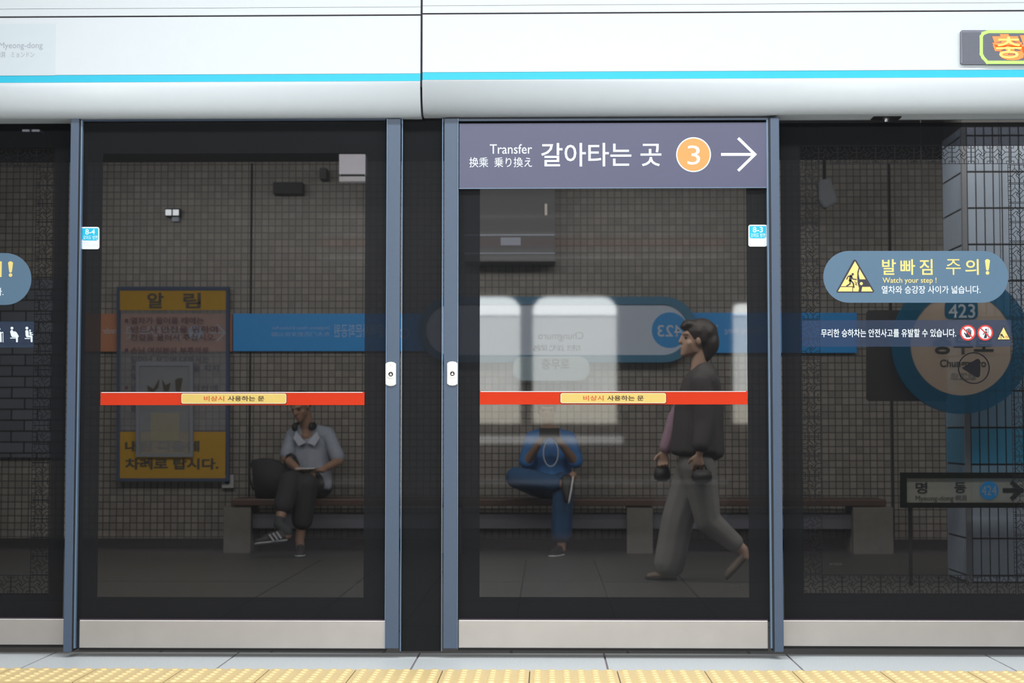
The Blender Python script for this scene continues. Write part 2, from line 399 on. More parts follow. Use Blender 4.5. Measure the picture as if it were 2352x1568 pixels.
# sprinkler under the header soffit
zs = at(1176, 266, -0.064).z
c = at(2035, 270, 0.0)
t = thing('sprinkler', (c.x, 0.0, zs), 'small chrome sprinkler head on a dark plate under the white header', 'sprinkler')
bm = new(); box(bm, c.x - 0.05, c.x + 0.05, -0.03, 0.028, zs - 0.004, zs - 0.0003); obj('ceiling_plate', bm, M_rubber, t)
bm = new(); tube(bm, [(c.x, 0, zs - 0.003), (c.x, 0, zs - 0.010), (c.x, 0, zs - 0.011), (c.x, 0, zs - 0.016)], [0.016, 0.016, 0.009, 0.007], 16); obj('head', bm, M_chrome, t)

# ------------------------------------------------------------------ glass panes with frit border
def pane(parent, x0, y0, x1, y1, cx0, cy0, cx1, cy1, Y, name='glass_pane'):
    """pane over the photo rectangle with a clear field cx0..cx1, cy0..cy1"""
    X = [at(v, 880, Y).x for v in (x0, max(cx0, x0), min(cx1, x1), x1)]
    Zs = [at((x0 + x1) / 2, v, Y).z for v in (y0, cy0, cy1, y1)]
    bm = new()
    for i in range(3):
        for j in range(3):
            if X[i + 1] - X[i] < 1e-5: continue
            f = bm.faces.new([bm.verts.new((X[a], Y, Zs[b])) for a, b in ((i, j + 1), (i + 1, j + 1), (i + 1, j), (i, j))])
            f.material_index = 0 if (i == 1 and j == 1) else 1
    bmesh.ops.remove_doubles(bm, verts=bm.verts, dist=1e-6)
    f = bm.faces.new([bm.verts.new((X[a], Y + 0.01, Zs[b])) for a, b in ((0, 0), (3, 0), (3, 3), (0, 3))]); f.material_index = 2
    bmesh.ops.recalc_face_normals(bm, faces=bm.faces)
    return obj(name, bm, [M_clear, M_frit, M_back], parent)

LAT = [[(.37, 0), (.37, .2), (.2, .37), (0, .37)], [(.63, 0), (.63, .18), (.81, .36), (1, .36)], [(.81, .36), (.59, .59), (.49, .49)],
       [(.37, .2), (.58, .41), (.43, .58), (.64, .8)], [(0, .63), (.2, .63), (.37, .8), (.37, 1)], [(.2, .63), (.41, .43), (.51, .52)],
       [(1, .63), (.83, .63), (.64, .8), (.64, 1)], [(.0, .14), (.14, .14), (.14, 0)], [(.86, 0), (.86, .14), (1, .14)],
       [(0, .86), (.14, .86), (.14, 1)], [(.86, 1), (.86, .86), (1, .86)], [(0, 0), (1, 0), (1, 1), (0, 1), (0, 0)]]
def lattice(parent, cells, Y, s):
    bm = new(); k = 633.0
    for X, Z in cells:      # top-left corner in metres
        q_ = 0
        for pl in LAT:
            pts = [(X + u * s, Z - v * s) for u, v in pl]
            for (xa, za), (xb, zb) in zip(pts, pts[1:]):
                d = Vector((xb - xa, zb - za)); d.normalize(); n = Vector((-d.y, d.x)) * 0.0010; e = d * 0.0005; q_ += 1
                a = Vector((xa, za)) - e; b = Vector((xb, zb)) + e
                bm.faces.new([bm.verts.new((q.x, Y - 0.00002 * q_, q.y)) for q in (a + n, b + n, b - n, a - n)])
    obj('lattice_frit_pattern', bm, M_print_k, parent)

# ------------------------------------------------------------------ the two screen doors
def lock(parent, cx, cy, Y):
    sc = 1.0
    bm = new()
    o = []
    for a in range(-70, 71, 14): o.append((cx + 15 * math.sin(math.radians(a)), cy - 16 - 13 * math.cos(math.radians(a))))
    pts = [(cx - 12, cy - 24), (cx - 7, cy - 27.5), (cx, cy - 28.5), (cx + 7, cy - 27.5), (cx + 12, cy - 24),
           (cx + 12, cy + 23), (cx + 7, cy + 26.5), (cx, cy + 27.5), (cx - 7, cy + 26.5), (cx - 12, cy + 23)]
    ppoly(bm, pts, Y - 0.006, Y - 0.0002)
    bmesh.ops.bevel(bm, geom=[e for e in bm.edges if all(v.co.y < Y - 0.005 for v in e.verts)], offset=0.0012, segments=2, affect='EDGES')
    p = obj('lock_plate', bm, M_plate, parent, label='pale satin metal lock plate')
    q = at(cx, cy, Y - 0.007)
    bm = new(); ring(bm, cx, cy, 6, 9, Y - 0.0085, Y - 0.006); obj('lock_ring', bm, M_chrome, p)
    bm = new(); cyl_y(bm, q.x, q.z, 0.0085, Y - 0.0072, Y - 0.006); obj('keyhole', bm, M_hole, p)
    bm = new(); ppoly(bm, [(cx - 2.4, cy + 2.2), (cx, cy - 2.6), (cx + 2.4, cy + 2.2)], Y - 0.0082, Y - 0.0073); obj('key_pin', bm, M_chrome, p)
    for dy in (-20, 20):
        bm = new(); r = at(cx, cy + dy, Y); cyl_y(bm, r.x, r.z, 0.0052, Y - 0.0075, Y - 0.006); cyl_y(bm, r.x, r.z, 0.0016, Y - 0.008, Y - 0.0075, 10, 1)
        obj('screw', bm, [M_chrome, M_hole], p)

def number_plate(parent, x0, y0, x1, y1, Y, num):
    bm = new(); ppoly(bm, rrect(x0, y0, x1, y1, 5), Y - 0.004, Y - 0.0003)
    p = obj('number_plate', bm, M_wplate, parent, label='white and cyan door number plate')
    bm = new(); ppoly(bm, [(x0 + 2.5, y0 + 3), (x1 - 2.5, y0 + 3), (x1 - 2.5, y0 + 28), (x1 - 6, y0 + 31), (x0 + 6, y0 + 31), (x0 + 2.5, y0 + 28)], Y - 0.0046, Y - 0.0041)
    obj('cyan_field', bm, M_lcyan, p)
    text('lettering', num, x0 + 10, y0 + 5, x1 - 10, y0 + 17.5, Y - 0.005, M_print_w, p, 0.012)
    text('lettering', '오이도 방면', x0 + 5, y0 + 19.5, x1 - 4, y0 + 29, Y - 0.005, M_print_w, p, 0.0)
    bm = new(); mB = mat('grey_braille', (0.5, 0.53, 0.54), 0.5)
    for i, (u, v) in enumerate([(8, 35), (10, 35), (8, 37), (12, 36), (15, 37), (19, 35), (8, 41), (11, 43), (14, 41), (17, 41), (19, 44), (26, 41), (29, 43), (32, 41), (35, 41), (37, 43)]):
        q = at(x0 + u, y0 + v, Y - 0.004); cyl_y(bm, q.x, q.z, 0.0011, Y - 0.0046, Y - 0.0038, 8)
    obj('braille_dots', bm, mB, p)

DY = -0.03
def door(x0, x1, wide_left, clear, num, plate, labeltxt, bar, lab, lockpos):
    """x0,x1: leaf edges in the photo at mid height"""
    t = thing('screen_door', (at((x0 + x1) / 2, 1490, DY).x, DY, 0.012), labeltxt, 'platform screen door', 'framed glass screen doors of the platform')
    pane(t, x0 + 2, 274, x1 - 2, 1426, clear[0], 352, clear[1], 1371, DY)
    # stiles: wide one carries the lock
    if wide_left: wa, wb, na, nb = x0, x0 + 32, x1 - 5, x1
    else: wa, wb, na, nb = x1 - 31, x1, x0, x0 + 5
    bm = new(); pbox(bm, wa, 272, wb, 1489, DY - 0.022, DY - 0.0005, 0, 0.002); obj('wide_stile', bm, M_post, t)
    bm = new(); pbox(bm, na, 274, nb, 1489, DY - 0.02, DY - 0.0005, 0, 0.001); obj('narrow_stile', bm, M_edge, t)
    e = (wb - 0.5, wb + 1) if wide_left else (wa - 1, wa + 0.5)
    bm = new(); pbox(bm, e[0], 272, e[1], 1489, DY - 0.0235, DY - 0.0006); obj('stile_edge', bm, M_edge, t)
    a, b = (wb + 1.5, na - 0.5) if wide_left else (nb + 0.5, wa - 1.5)
    bm = new(); pbox(bm, a, 272, b, 276.5, DY - 0.018, DY - 0.0005); obj('top_rail', bm, M_post, t)
    bm = new(); pbox(bm, a, 1424, b, 1488.5, DY - 0.016, DY - 0.0005, 0, 0.003); obj('kick_plate', bm, M_kick, t, label='brushed stainless kick plate')
    bm = new(); pbox(bm, a, 1421, b, 1424, DY - 0.008, DY - 0.0005); obj('gasket', bm, M_seam, t)
    bm = new(); pbox(bm, a, 1489.3, b, 1494.5, DY - 0.004, DY + 0.02); obj('bottom_seal', bm, M_rubber, t)
    # red warning band with yellow label
    bm = new(); pbox(bm, bar[0], bar[1], bar[2], bar[3], DY - 0.004, DY - 0.0006, 0); p = obj('warning_band', bm, M_red, t, label='translucent red band')
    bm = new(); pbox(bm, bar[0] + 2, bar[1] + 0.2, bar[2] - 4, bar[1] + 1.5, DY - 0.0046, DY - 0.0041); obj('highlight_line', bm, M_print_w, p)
    bm = new(); ppoly(bm, rrect(lab[0] - 1.6, lab[1] - 1.6, lab[2] + 1.6, lab[3] + 1.6, 5), DY - 0.0052, DY - 0.0047, 1)
    ppoly(bm, rrect(lab[0] - .6, lab[1] - .6, lab[2] + .6, lab[3] + .6, 4.4), DY - 0.0056, DY - 0.0052, 0)
    ppoly(bm, rrect(lab[0] + .7, lab[1] + .7, lab[2] - .7, lab[3] - .7, 3.6), DY - 0.0058, DY - 0.0056, 2)
    obj('yellow_label', bm, [mat('cream_edge', (0.78, 0.66, 0.42), 0.5), M_br_txt, M_yel], p)
    c = (lab[0] + lab[2]) / 2
    text('lettering', '비상시', c - 69, lab[1] + 5, c - 22, lab[3] - 5, DY - 0.0062, M_ok_txt, p, 0.022)
    text('lettering', '사용하는 문', c - 14, lab[1] + 5, c + 70, lab[3] - 5, DY - 0.0062, M_br_txt, p, 0.022)
    lock(t, lockpos[0], lockpos[1], DY - 0.022)
    number_plate(t, *plate, DY, num)
    mk = mat('faint_etched_mark', (0.012, 0.012, 0.012), 0.6)
    text('etched_mark', 'HYUNDAI', clear[1] - 42, 1341, clear[1] - 12, 1347, DY - 0.0008, mk, t, 0.02)
    return t
door(176, 918, False, (230, 837), '8-4', (186, 521, 228, 572), 'glass screen door with plate 8-4 left of the narrow dark strip', (231, 900, 837, 930), (417, 904, 657, 926), (897.5, 859))
door(1019, 1770, True, (1102, 1717), '8-3', (1719, 516, 1762, 566), 'glass screen door with plate 8-3 below the violet transfer sign', (1102, 898, 1717, 928.5), (1288, 903, 1529, 925), (1039, 858))

# dark narrow infill between them
t = thing('infill_panel', (at(968, 1490, DY).x, DY, 0.008), 'narrow dark glass infill panel between the two screen doors', 'panel')
pane(t, 921, 272, 1016.5, 1495, 930, 560, 930.01, 560.5, DY + 0.004)
for x in (921, 1014.5):
    bm = new(); pbox(bm, x, 272, x + 2, 1495, DY - 0.012, DY + 0.003); obj('edge_bead', bm, M_edge, t)

# outer frame posts
for x0, x1, lb in ((153.5, 173, 'slate blue frame post left of the screen door numbered 8-4'), (1774, 1795, 'slate blue frame post right of the screen door numbered 8-3')):
    bm = new(); pbox(bm, x0, 270, x1, 1497, DY - 0.032, 0.06, 0, 0.002)
    t = thing('frame_post', (at((x0 + x1) / 2, 1497, DY).x, 0, 0.001), lb, 'post', 'slate blue frame posts')
    obj('profile', bm, M_post, t)
    g0, g1 = (x1 + 0.6, x1 + 2.4) if x0 < 1000 else (x0 - 3.6, x0 - 0.6)
    bm = new(); pbox(bm, g0, 270, g1, 1495, DY - 0.03, DY + 0.02); obj('rubber_gasket', bm, M_rubber, t)

# fixed panels left and right
PY = 0.03
def fixed(x0, x1, clear, labeltxt, kp, side):
    t = thing('fixed_panel', (at((max(x0, 0) + min(x1, 2352)) / 2, 1490, PY).x, PY, 0.01), labeltxt, 'glass panel', 'fixed glass panels beside the doors')
    pane(t, x0, 281, x1, 1424, clear[0], clear[1], clear[2], clear[3], PY)
    bm = new(); pbox(bm, x0, kp[0], x1, kp[1], PY - 0.016, PY + 0.012, 0, 0.003); obj('kick_plate', bm, M_kick, t, label='brushed stainless kick plate')
    bm = new(); pbox(bm, x0, kp[0] - 3, x1, kp[0], PY - 0.006, PY - 0.0005); obj('gasket', bm, M_seam, t)
    bm = new(); pbox(bm, x0, kp[1] + 0.6, x1, kp[1] + 6, PY - 0.004, PY + 0.02); obj('bottom_seal', bm, M_rubber, t)
    return t
rp = fixed(1796.5, 2760, (1841, 335, 2720, 1364), 'fixed glass panel with lattice border right of the screen doors', (1425, 1485), 1)
lp = fixed(-420, 152, (-380, 340, 119, 1363), 'fixed glass panel with lattice border left of the screen doors', (1420, 1480), -1)
def cellgrid(xa, ya, sgn, Y, ncol, zbot, farx=None):
    o = at(xa, ya, Y); s = 0.0662; pt = 0.0694; cells = []
    h = o.z - zbot; nrow = int(round(h / pt)); pt_z = h / nrow
    off = lambda k: (o.x + k * pt) if sgn > 0 else (o.x - k * pt - s)
    for k in range(ncol):
        cells.append((off(k), o.z - 0.0015)); cells.append((off(k), o.z - (nrow - 1) * pt_z - 0.0015))
    for j in range(1, nrow - 1):
        cells.append((off(0), o.z - j * pt_z - 0.0015))
        if farx is not None: cells.append((at(farx, 880, Y).x, o.z - j * pt_z - 0.0015))
    return cells, s
def base_x(xm, y, Y): return at(xm, 880, Y)
cells, s = cellgrid(1840, 335, 1, PY - 0.0012, 12, at(1840, 1364, PY).z, 2323)
ox = at(1842, 880, PY).x - at(1840, 335, PY - .0012).x
cells = [(x + (ox if x < at(2300, 880, PY).x else 0), z) for x, z in cells]
lattice(rp, cells, PY - 0.0012, s)
cells, s = cellgrid(124, 341, -1, PY - 0.0012, 4, at(119, 1363, PY).z)
ox = at(118, 880, PY).x - at(124, 341, PY - .0012).x
lattice(lp, [(x + ox, z) for x, z in cells], PY - 0.0012, s)
text('etched_mark', 'HYUNDAI', 1906, 1292, 1934, 1298, PY - 0.0012, mat('faint_etched_mark', (0.012,) * 3), rp, 0.03)

# ------------------------------------------------------------------ signs on the glass
# transfer sign
SY = DY - 0.018
t = thing('transfer_sign', (at(1408, 432, SY).x, SY, at(1408, 432, SY).z), 'violet grey transfer sign with orange number 3 disc and right arrow', 'sign')
bm = new(); pbox(bm, 1054.5, 282, 1762, 432, SY, DY - 0.001, 0, 0.001); obj('board', bm, M_sgn_purple, t)
bm = new(); pbox(bm, 1054.5, 430.8, 1762, 432.4, SY - 0.001, SY - 0.0002); obj('lower_trim', bm, M_edge, t)
L = SY - 0.0012
text('lettering', 'Transfer', 1125, 331, 1222, 353, L, M_print_w, t, 0.0)
text('lettering', '换乘  乗り換え', 1078, 361, 1222, 384, L, M_print_w, t, 0.0)
text('lettering', '갈아타는 곳', 1243, 328, 1519, 382, L, M_print_w, t, 0.008)
bm = new(); ppoly(bm, circ(1593, 355, 40, 56), L, SY - .0002, 0); ppoly(bm, circ(1593, 355, 37.3, 56), L - 0.0005, L - 0.0001, 1)
o = obj('line_disc', bm, [M_print_w, M_orange], t, label='orange disc with a white 3')
text('numeral', '3', 1579, 334, 1608, 378, L - 0.0009, M_print_w, o, -0.004)
bm = new(); stroke(bm, [(1659, 354.5), (1731, 354.5)], 6.5, L, SY - .0002); stroke(bm, [(1697.5, 319), (1734, 354.5), (1697.5, 390)], 6.5, L - .0003, SY - .0002)
obj('arrow', bm, M_print_w, t)

def watch_sign(dx, dy, lb, only_tail=False):
    Y = PY - 0.0035
    D = lambda pts: [(x + dx, y + dy) for x, y in pts]
    c = at(2103 + dx, 695 + dy, Y)
    t = thing('step_warning_sign', (c.x, Y, c.z), lb, 'sign')
    bm = new(); ppoly(bm, D(rrect(1891, 576, 2316, 695, 59.4, 16)), Y, PY - 0.0004); obj('decal', bm, M_sgn_blue, t)
    L = Y - 0.0006
    for ch, a, b in (('발', 2026, 2058), ('빠', 2068, 2102), ('짐', 2112, 2142), ('주', 2173, 2207), ('의', 2217, 2248)):
        text('lettering', ch, a + dx, 595 + dy, b + dx, 631 + dy, L, M_y_print, t, 0.0 if ch == '주' else 0.012)
    bm = new(); ppoly(bm, D([(2262.5, 598), (2266, 595), (2270, 595), (2274, 598), (2271.3, 619), (2269, 621), (2267, 621), (2265, 619)]), L, Y - .0001); ppoly(bm, D(circ(2268.2, 626.5, 4.2, 20)), L, Y - .0001)
    obj('exclamation_mark', bm, M_y_print, t)
    text('lettering', 'Watch your step !', 2027 + dx, 637 + dy, 2151 + dx, 653 + dy, L, M_y_print, t, 0.006)
    text('lettering', '열차와 승강장 사이가 넓습니다.', 2025 + dx, 656 + dy, 2252 + dx, 674 + dy, L, M_print_w, t, 0.006)
    bm = new()
    Q = lambda zx, zy: (1880 + zx / 4.983 + dx, 570 + zy / 4.983 + dy)
    def P(pts, k, mi):
        ppoly(bm, [Q(*p) for p in pts], L - 0.0003 * k, L - 0.0003 * k + 0.00025, mi)
    P([(205, 490), (212, 507), (625, 507), (638, 490), (432, 137), (415, 129), (398, 137)], 0, 1)
    P([(222, 494), (622, 494), (418, 148)], 1, 0)
    # step edge, train nose
    bm2 = bm
    for a, b in (((250, 438), (392, 438)), ((392, 438), (392, 494))): stroke(bm, [Q(*a), Q(*b)], 1.4, L - 0.0009, L - 0.0007, 1)
    P([(462, 218), (470, 225), (458, 290), (470, 355), (540, 355), (590, 440), (500, 440), (490, 494), (458, 494), (466, 450), (452, 400), (447, 300)], 3, 1)
    stroke(bm, [Q(466, 215), Q(450, 270), Q(447, 340), Q(455, 410), Q(468, 450)], 1.6, L - 0.0011, L - 0.0009, 1)
    ppoly(bm, circ(*Q(490, 404), 3.6, 20), L - 0.0014, L - 0.0012, 0)
    # running figure
    ppoly(bm, circ(*Q(392, 296), 2.6, 16), L - 0.0012, L - 0.0009, 1)
    stroke(bm, [Q(372, 318), Q(362, 365)], 6, L - 0.0012, L - 0.0009, 1)
    stroke(bm, [Q(372, 322), Q(340, 318), Q(324, 352)], 2.2, L - 0.0012, L - 0.0009, 1)
    stroke(bm, [Q(378, 322), Q(392, 350), Q(432, 357)], 2.2, L - 0.0012, L - 0.0009, 1)
    stroke(bm, [Q(362, 368), Q(362, 405), Q(324, 432)], 3, L - 0.0012, L - 0.0009, 1)
    stroke(bm, [Q(370, 368), Q(398, 400), Q(405, 445)], 3, L - 0.0012, L - 0.0009, 1)
    stroke(bm, [Q(418, 375), Q(424, 398), Q(440, 392), Q(430, 408), Q(440, 420), Q(418, 412)], 0.8, L - 0.0012, L - 0.0009, 1)
    obj('warning_triangle', bm, [M_y_print, M_navy], t, label='yellow triangle with a stumbling figure')
    return t
watch_sign(0, 0, 'rounded blue warning sign with yellow triangle on the right glass panel')
watch_sign(-2244, 5, 'rounded blue warning sign cut off by the left edge of the photo')

# translucent strip with pictograms, right
Y = PY - 0.0035
c = at(2082, 796, Y)
t = thing('safety_strip', (c.x, Y, c.z), 'translucent blue strip with white lettering and three small safety pictograms', 'sign')
bm = new(); pbox(bm, 1842, 735, 2323, 796, Y, Y + 0.0008); obj('film', bm, M_strip, t)
L = Y - 0.0006
text('lettering', '무리한 승하차는 안전사고를 유발할 수 있습니다.', 1886, 755, 2196, 774, L, M_print_w, t, 0.01)
W = 4.983
Q = lambda zx, zy: (1880 + zx / W, 570 + zy / W)
bm = new(); ppoly(bm, circ(2223, 764, 18), L, Y - .0001, 0); ppoly(bm, circ(2223, 764, 14.3), L - .0003, L - .0001, 1)
ppoly(bm, [Q(1665, 970), Q(1675, 962), Q(1692, 985), Q(1692, 925), Q(1698, 920), Q(1704, 925), Q(1707, 975), Q(1709, 918), Q(1715, 914), Q(1721, 918), Q(1723, 972), Q(1726, 918), Q(1732, 915), Q(1737, 920), Q(1737, 975), Q(1741, 932), Q(1746, 930), Q(1750, 935), Q(1748, 990), Q(1735, 1020), Q(1690, 1020), Q(1680, 1000)], L - .0006, L - .0004, 2)
stroke(bm, [(2212, 753), (2234, 775)], 3.0, L - .0009, L - .0006, 0)
obj('no_touching_pictogram', bm, [M_redring, M_print_w, M_navy], t)
bm = new(); ppoly(bm, circ(2263, 764, 18), L, Y - .0001, 0); ppoly(bm, circ(2263, 764, 14.3), L - .0003, L - .0001, 1)
ppoly(bm, circ(*Q(1918, 932), 2.4, 14), L - .0006, L - .0004, 2)
stroke(bm, [Q(1942, 912), Q(1942, 1022)], 1.2, L - .0006, L - .0004, 2)
ppoly(bm, [Q(1905, 950), Q(1930, 950), Q(1932, 985), Q(1925, 1028), Q(1890, 1030), Q(1902, 990)], L - .0006, L - .0004, 2)
stroke(bm, [Q(1908, 958), Q(1886, 985)], 2.0, L - .0006, L - .0004, 2)
stroke(bm, [(2252, 753), (2274, 775)], 3.0, L - .0009, L - .0006, 0)
obj('no_leaning_pictogram', bm, [M_redring, M_print_w, M_navy], t)
bm = new(); ppoly(bm, [(2288, 781), (2322.5, 781), (2305, 747)], L, Y - .0001, 0); ppoly(bm, [(2291.5, 779), (2319, 779), (2305, 751.5)], L - .0003, L - .0001, 1)
ppoly(bm, [Q(2078, 990), Q(2100, 975), Q(2112, 1000), Q(2128, 1018), Q(2120, 1028), Q(2104, 1010), Q(2082, 1000)], L - .0006, L - .0004, 0)
stroke(bm, [Q(2045, 1014), Q(2090, 1014), Q(2090, 1046)], 0.9, L - .0006, L - .0004, 0)
stroke(bm, [Q(2140, 1025), Q(2146, 1002), Q(2152, 1018), Q(2166, 1010), Q(2158, 1030)], 0.9, L - .0006, L - .0004, 2)
obj('mind_the_gap_pictogram', bm, [M_navy, M_y_print, M_ok_txt], t)

# priority seat strip, left
c = at(20, 797, Y)
t = thing('priority_strip', (c.x, Y, c.z), 'translucent strip with white seated pictograms at the left edge', 'sign')
bm = new(); pbox(bm, -300, 738, 78, 798, Y, Y + 0.0008); obj('film', bm, M_strip, t)
Q = lambda zx, zy: (zx / 6.275, 560 + zy / 6.272)
def picto(pl, heads, name):
    bm = new()
    for h in heads: ppoly(bm, circ(*Q(h[0], h[1]), h[2], 18), L, Y - .0001)
    for p in pl: ppoly(bm, [Q(*q) for q in p], L, Y - .0001)
    obj(name, bm, M_print_w, t)
picto([[(160, 1240), (178, 1240), (195, 1262), (215, 1258), (240, 1275), (272, 1332), (258, 1345), (256, 1412), (244, 1418), (232, 1412), (228, 1345), (175, 1342), (162, 1325), (145, 1265)], [(147, 1350), (226, 1350), (226, 1362), (147, 1362)]], [(172, 1213, 3.3)], 'pregnant_pictogram')
picto([[(365, 1250), (385, 1238), (405, 1245), (412, 1270), (412, 1318), (455, 1316), (468, 1330), (468, 1410), (455, 1418), (443, 1410), (438, 1345), (385, 1345), (370, 1325)], [(355, 1355), (430, 1355), (430, 1368), (355, 1368)],
       [(422, 1262), (440, 1262), (445, 1275), (466, 1270), (466, 1280), (446, 1288), (448, 1295), (475, 1300), (478, 1314), (425, 1310)]], [(387, 1212, 3.3), (432, 1245, 2.1)], 'infant_pictogram')
picto([[(-20, 1265), (10, 1265), (20, 1280), (25, 1410), (5, 1418), (-10, 1330)], [(38, 1275), (46, 1275), (48, 1418), (40, 1418)], [(18, 1276), (30, 1266), (46, 1268), (48, 1278), (34, 1276), (24, 1290)]], [(-15, 1225, 3.3)], 'elderly_pictogram')

# round arrow decal
c = at(2237, 881, Y)
t = thing('round_arrow_decal', (c.x, Y, c.z), 'black circle outline with a left-pointing triangle on the right glass', 'decal')
bm = new(); ring(bm, 2237, 845, 34, 36.5, Y, PY - 0.0005); obj('outline_ring', bm, M_print_k, t)
bm = new(); ppoly(bm, [(2212, 845), (2214, 842), (2242, 825), (2247, 823.5), (2251, 827), (2252, 845), (2251, 863), (2247, 866.5), (2242, 865), (2214, 848)], Y, PY - 0.0005); obj('triangle', bm, M_print_k, t)

# ================================================================== room beyond the glass, mostly reflections: wall furniture and signs
def flat_sign(name, px, Y, m, lb, cat='sign', r=None, depth=0.03, group=None, part='board'):
    x0, y0, x1, y1 = px; c = at((x0 + x1) / 2, y1, Y)
    t = thing(name, (c.x, Y, c.z), lb, cat, group)
    bm = new(); ppoly(bm, rrect(x0, y0, x1, y1, r, 14) if r else [(x0, y0), (x1, y0), (x1, y1), (x0, y1)], Y, Y + depth)
    obj(part, bm, m, t); return t
M_band = mat('bright_blue_band', (0.0, 0.30, 0.80), 0.45, var=0.05)
M_bandf = mat('dark_band_rim', (0.02, 0.035, 0.05), 0.5)
M_bando = mat('brick_orange_band', (0.44, 0.175, 0.085), 0.5, var=0.05)
M_fadew = mat('faded_white_print', (0.36, 0.52, 0.82), 0.6)
M_teal = mat('deep_teal_blue_rim', (0.025, 0.16, 0.29), 0.5)
M_pale = mat('pale_violet_sign_face', (0.47, 0.55, 0.69), 0.4, var=0.03)
M_disc = mat('blue_disc', (0.01, 0.26, 0.66), 0.5)
BY = WY - 0.05
t = flat_sign('orange_sign_band', (184, 720, 533, 807), BY, M_bando, 'brick orange transfer band on the tiled wall with a white arrow', depth=0.045, part='panel')
L = BY - 0.002
Mo = mat('dusty_white_print', (0.50, 0.50, 0.56), 0.6)
text('lettering', '갈아타는 곳', 288, 748, 420, 780, L, Mo, t, 0.01, mirror=True)
text('lettering', 'Transfer', 236, 752, 275, 766, L, Mo, t, 0.0, mirror=True)
bm = new(); ppoly(bm, circ(449, 764, 17), L, BY - .0002); o = obj('line_disc', bm, mat('pale_blue_disc', (0.35, 0.5, 0.72), 0.5), t)
text('numeral', '3', 442, 754, 456, 775, L - .001, M_bando, o, mirror=True)
bm = new(); stroke(bm, [(483, 764), (516, 764)], 4, L, BY - .0002); stroke(bm, [(499, 746), (517, 764), (499, 782)], 4, L - .0008, BY - .0002); obj('arrow', bm, Mo, t)
t = flat_sign('blue_sign_band', (535.5, 720, 985, 806), BY, M_band, 'bright blue band on the tiled wall between orange band and oval station sign', depth=0.045, part='panel')
text('lettering', '동대문역사문화공원', 768, 744, 915, 774, L, M_fadew, t, 0.006, mirror=True)
text('lettering', 'Dongdaemun History & Culture Park', 624, 749, 757, 758, L, M_fadew, t, 0.0, mirror=True)
text('lettering', '东大门历史文化公园', 624, 762, 757, 772, L, M_fadew, t, mirror=True)
bm = new(); ring(bm, 928, 765, 9, 12, L, BY - .0002); obj('ring_mark', bm, M_fadew, t)
t = flat_sign('blue_sign_band', (1590, 718, 1968, 810), BY, M_band, 'bright blue band on the tiled wall right of the oval station sign', depth=0.045, part='panel')
bm = new(); stroke(bm, [(1647, 748), (1636, 760), (1647, 772)], 4, L, BY - .0002); obj('arrow', bm, M_fadew, t)
text('lettering', 'Myeong-dong', 1664, 752, 1755, 768, L, M_fadew, t, mirror=True)
# oval station sign
OY = WY - 0.12
c = at(1285, 832, OY)
t = thing('station_name_sign', (c.x, OY, c.z), 'long oval station sign with thick dark teal rim and blue 423 disc', 'sign')
bm = new(); ring(bm, 0, 0, 0, 0, OY - 0.02, WY - 0.053, outer=rrect(962, 681, 1600, 832, 75, 16), inner=rrect(978, 699, 1580, 815, 58, 16)); obj('rim', bm, M_teal, t)
bm = new(); ppoly(bm, rrect(978, 699, 1580, 815, 58, 16), OY, WY - 0.054); obj('face', bm, M_pale, t)
L = OY - 0.002
bm = new(); ppoly(bm, circ(1538, 758, 41, 48), L, OY - .0003); o = obj('number_disc', bm, M_disc, t)
text('numeral', '423', 1510, 746, 1568, 773, L - .001, M_pale, o, 0.01, mirror=True)
Md = mat('dim_grey_print', (0.12, 0.14, 0.19), 0.6)
text('lettering', 'Chungmuro', 1236, 762, 1340, 784, L, Md, t, 0.0, mirror=True)
text('lettering', '忠武路', 1222, 792, 1336, 806, L, Md, t, 0.0, mirror=True)
t = flat_sign('small_name_plate', (1178, 818, 1354, 874), WY - 0.165, mat('pale_cyan_plate', (0.30, 0.40, 0.46), 0.5), 'pale rounded name plate hanging below the oval station sign', r=26, depth=0.02)
text('lettering', '충무로', 1244, 823, 1308, 849, WY - 0.167, Md, t, 0.02)

# notice poster made see-through to imitate the tiles reflected over it
M_pyel = see_through('mustard_ghosted_print', (0.85, 0.75, 0.45), (0.62, 0.37, 0.05), 0.72)
M_pwhite = see_through('pale_ghosted_print', (0.9, 0.9, 0.92), (0.46, 0.46, 0.50), 0.32)
M_pblue = see_through('blue_grey_ghosted_frame', (0.7, 0.75, 0.9), (0.09, 0.12, 0.20), 0.75)
M_pred = mat('wine_print', (0.11, 0.05, 0.07), 0.6)
M_pnavy = mat('slate_print', (0.085, 0.09, 0.13), 0.6)
M_polive = mat('dark_olive_print', (0.06, 0.05, 0.035), 0.6)
NY = WY - 0.09
c = at(397, 1100, NY)
t = thing('notice_poster', (c.x, NY, c.z), 'tall notice poster with mustard header and footer on the tiled wall', 'poster')
bm = new(); pfilm(bm, 275, 667, 519, 712, NY); obj('header_field', bm, M_pyel, t, label='mustard yellow header')
bm = new(); pfilm(bm, 275, 712.5, 519, 988, NY); obj('text_field', bm, M_pwhite, t, label='pale text field')
bm = new(); pfilm(bm, 275, 991, 518, 1098, NY); obj('footer_field', bm, M_pyel, t, label='mustard yellow footer')
bm = new(); ring(bm, 0, 0, 0, 0, NY - 0.004, NY + 0.036, outer=[(268, 658), (526, 658), (526, 1105), (268, 1105)], inner=[(275, 667), (519, 667), (519, 1098), (275, 1098)])
pbox(bm, 275.3, 988.3, 518.7, 990.7, NY - .002, NY + .004); obj('frame', bm, M_pblue, t)
L = NY - 0.003
text('lettering', '알', 338, 672, 376, 708, L, M_polive, t, 0.03); text('lettering', '림', 421, 672, 461, 708, L, M_polive, t, 0.03)
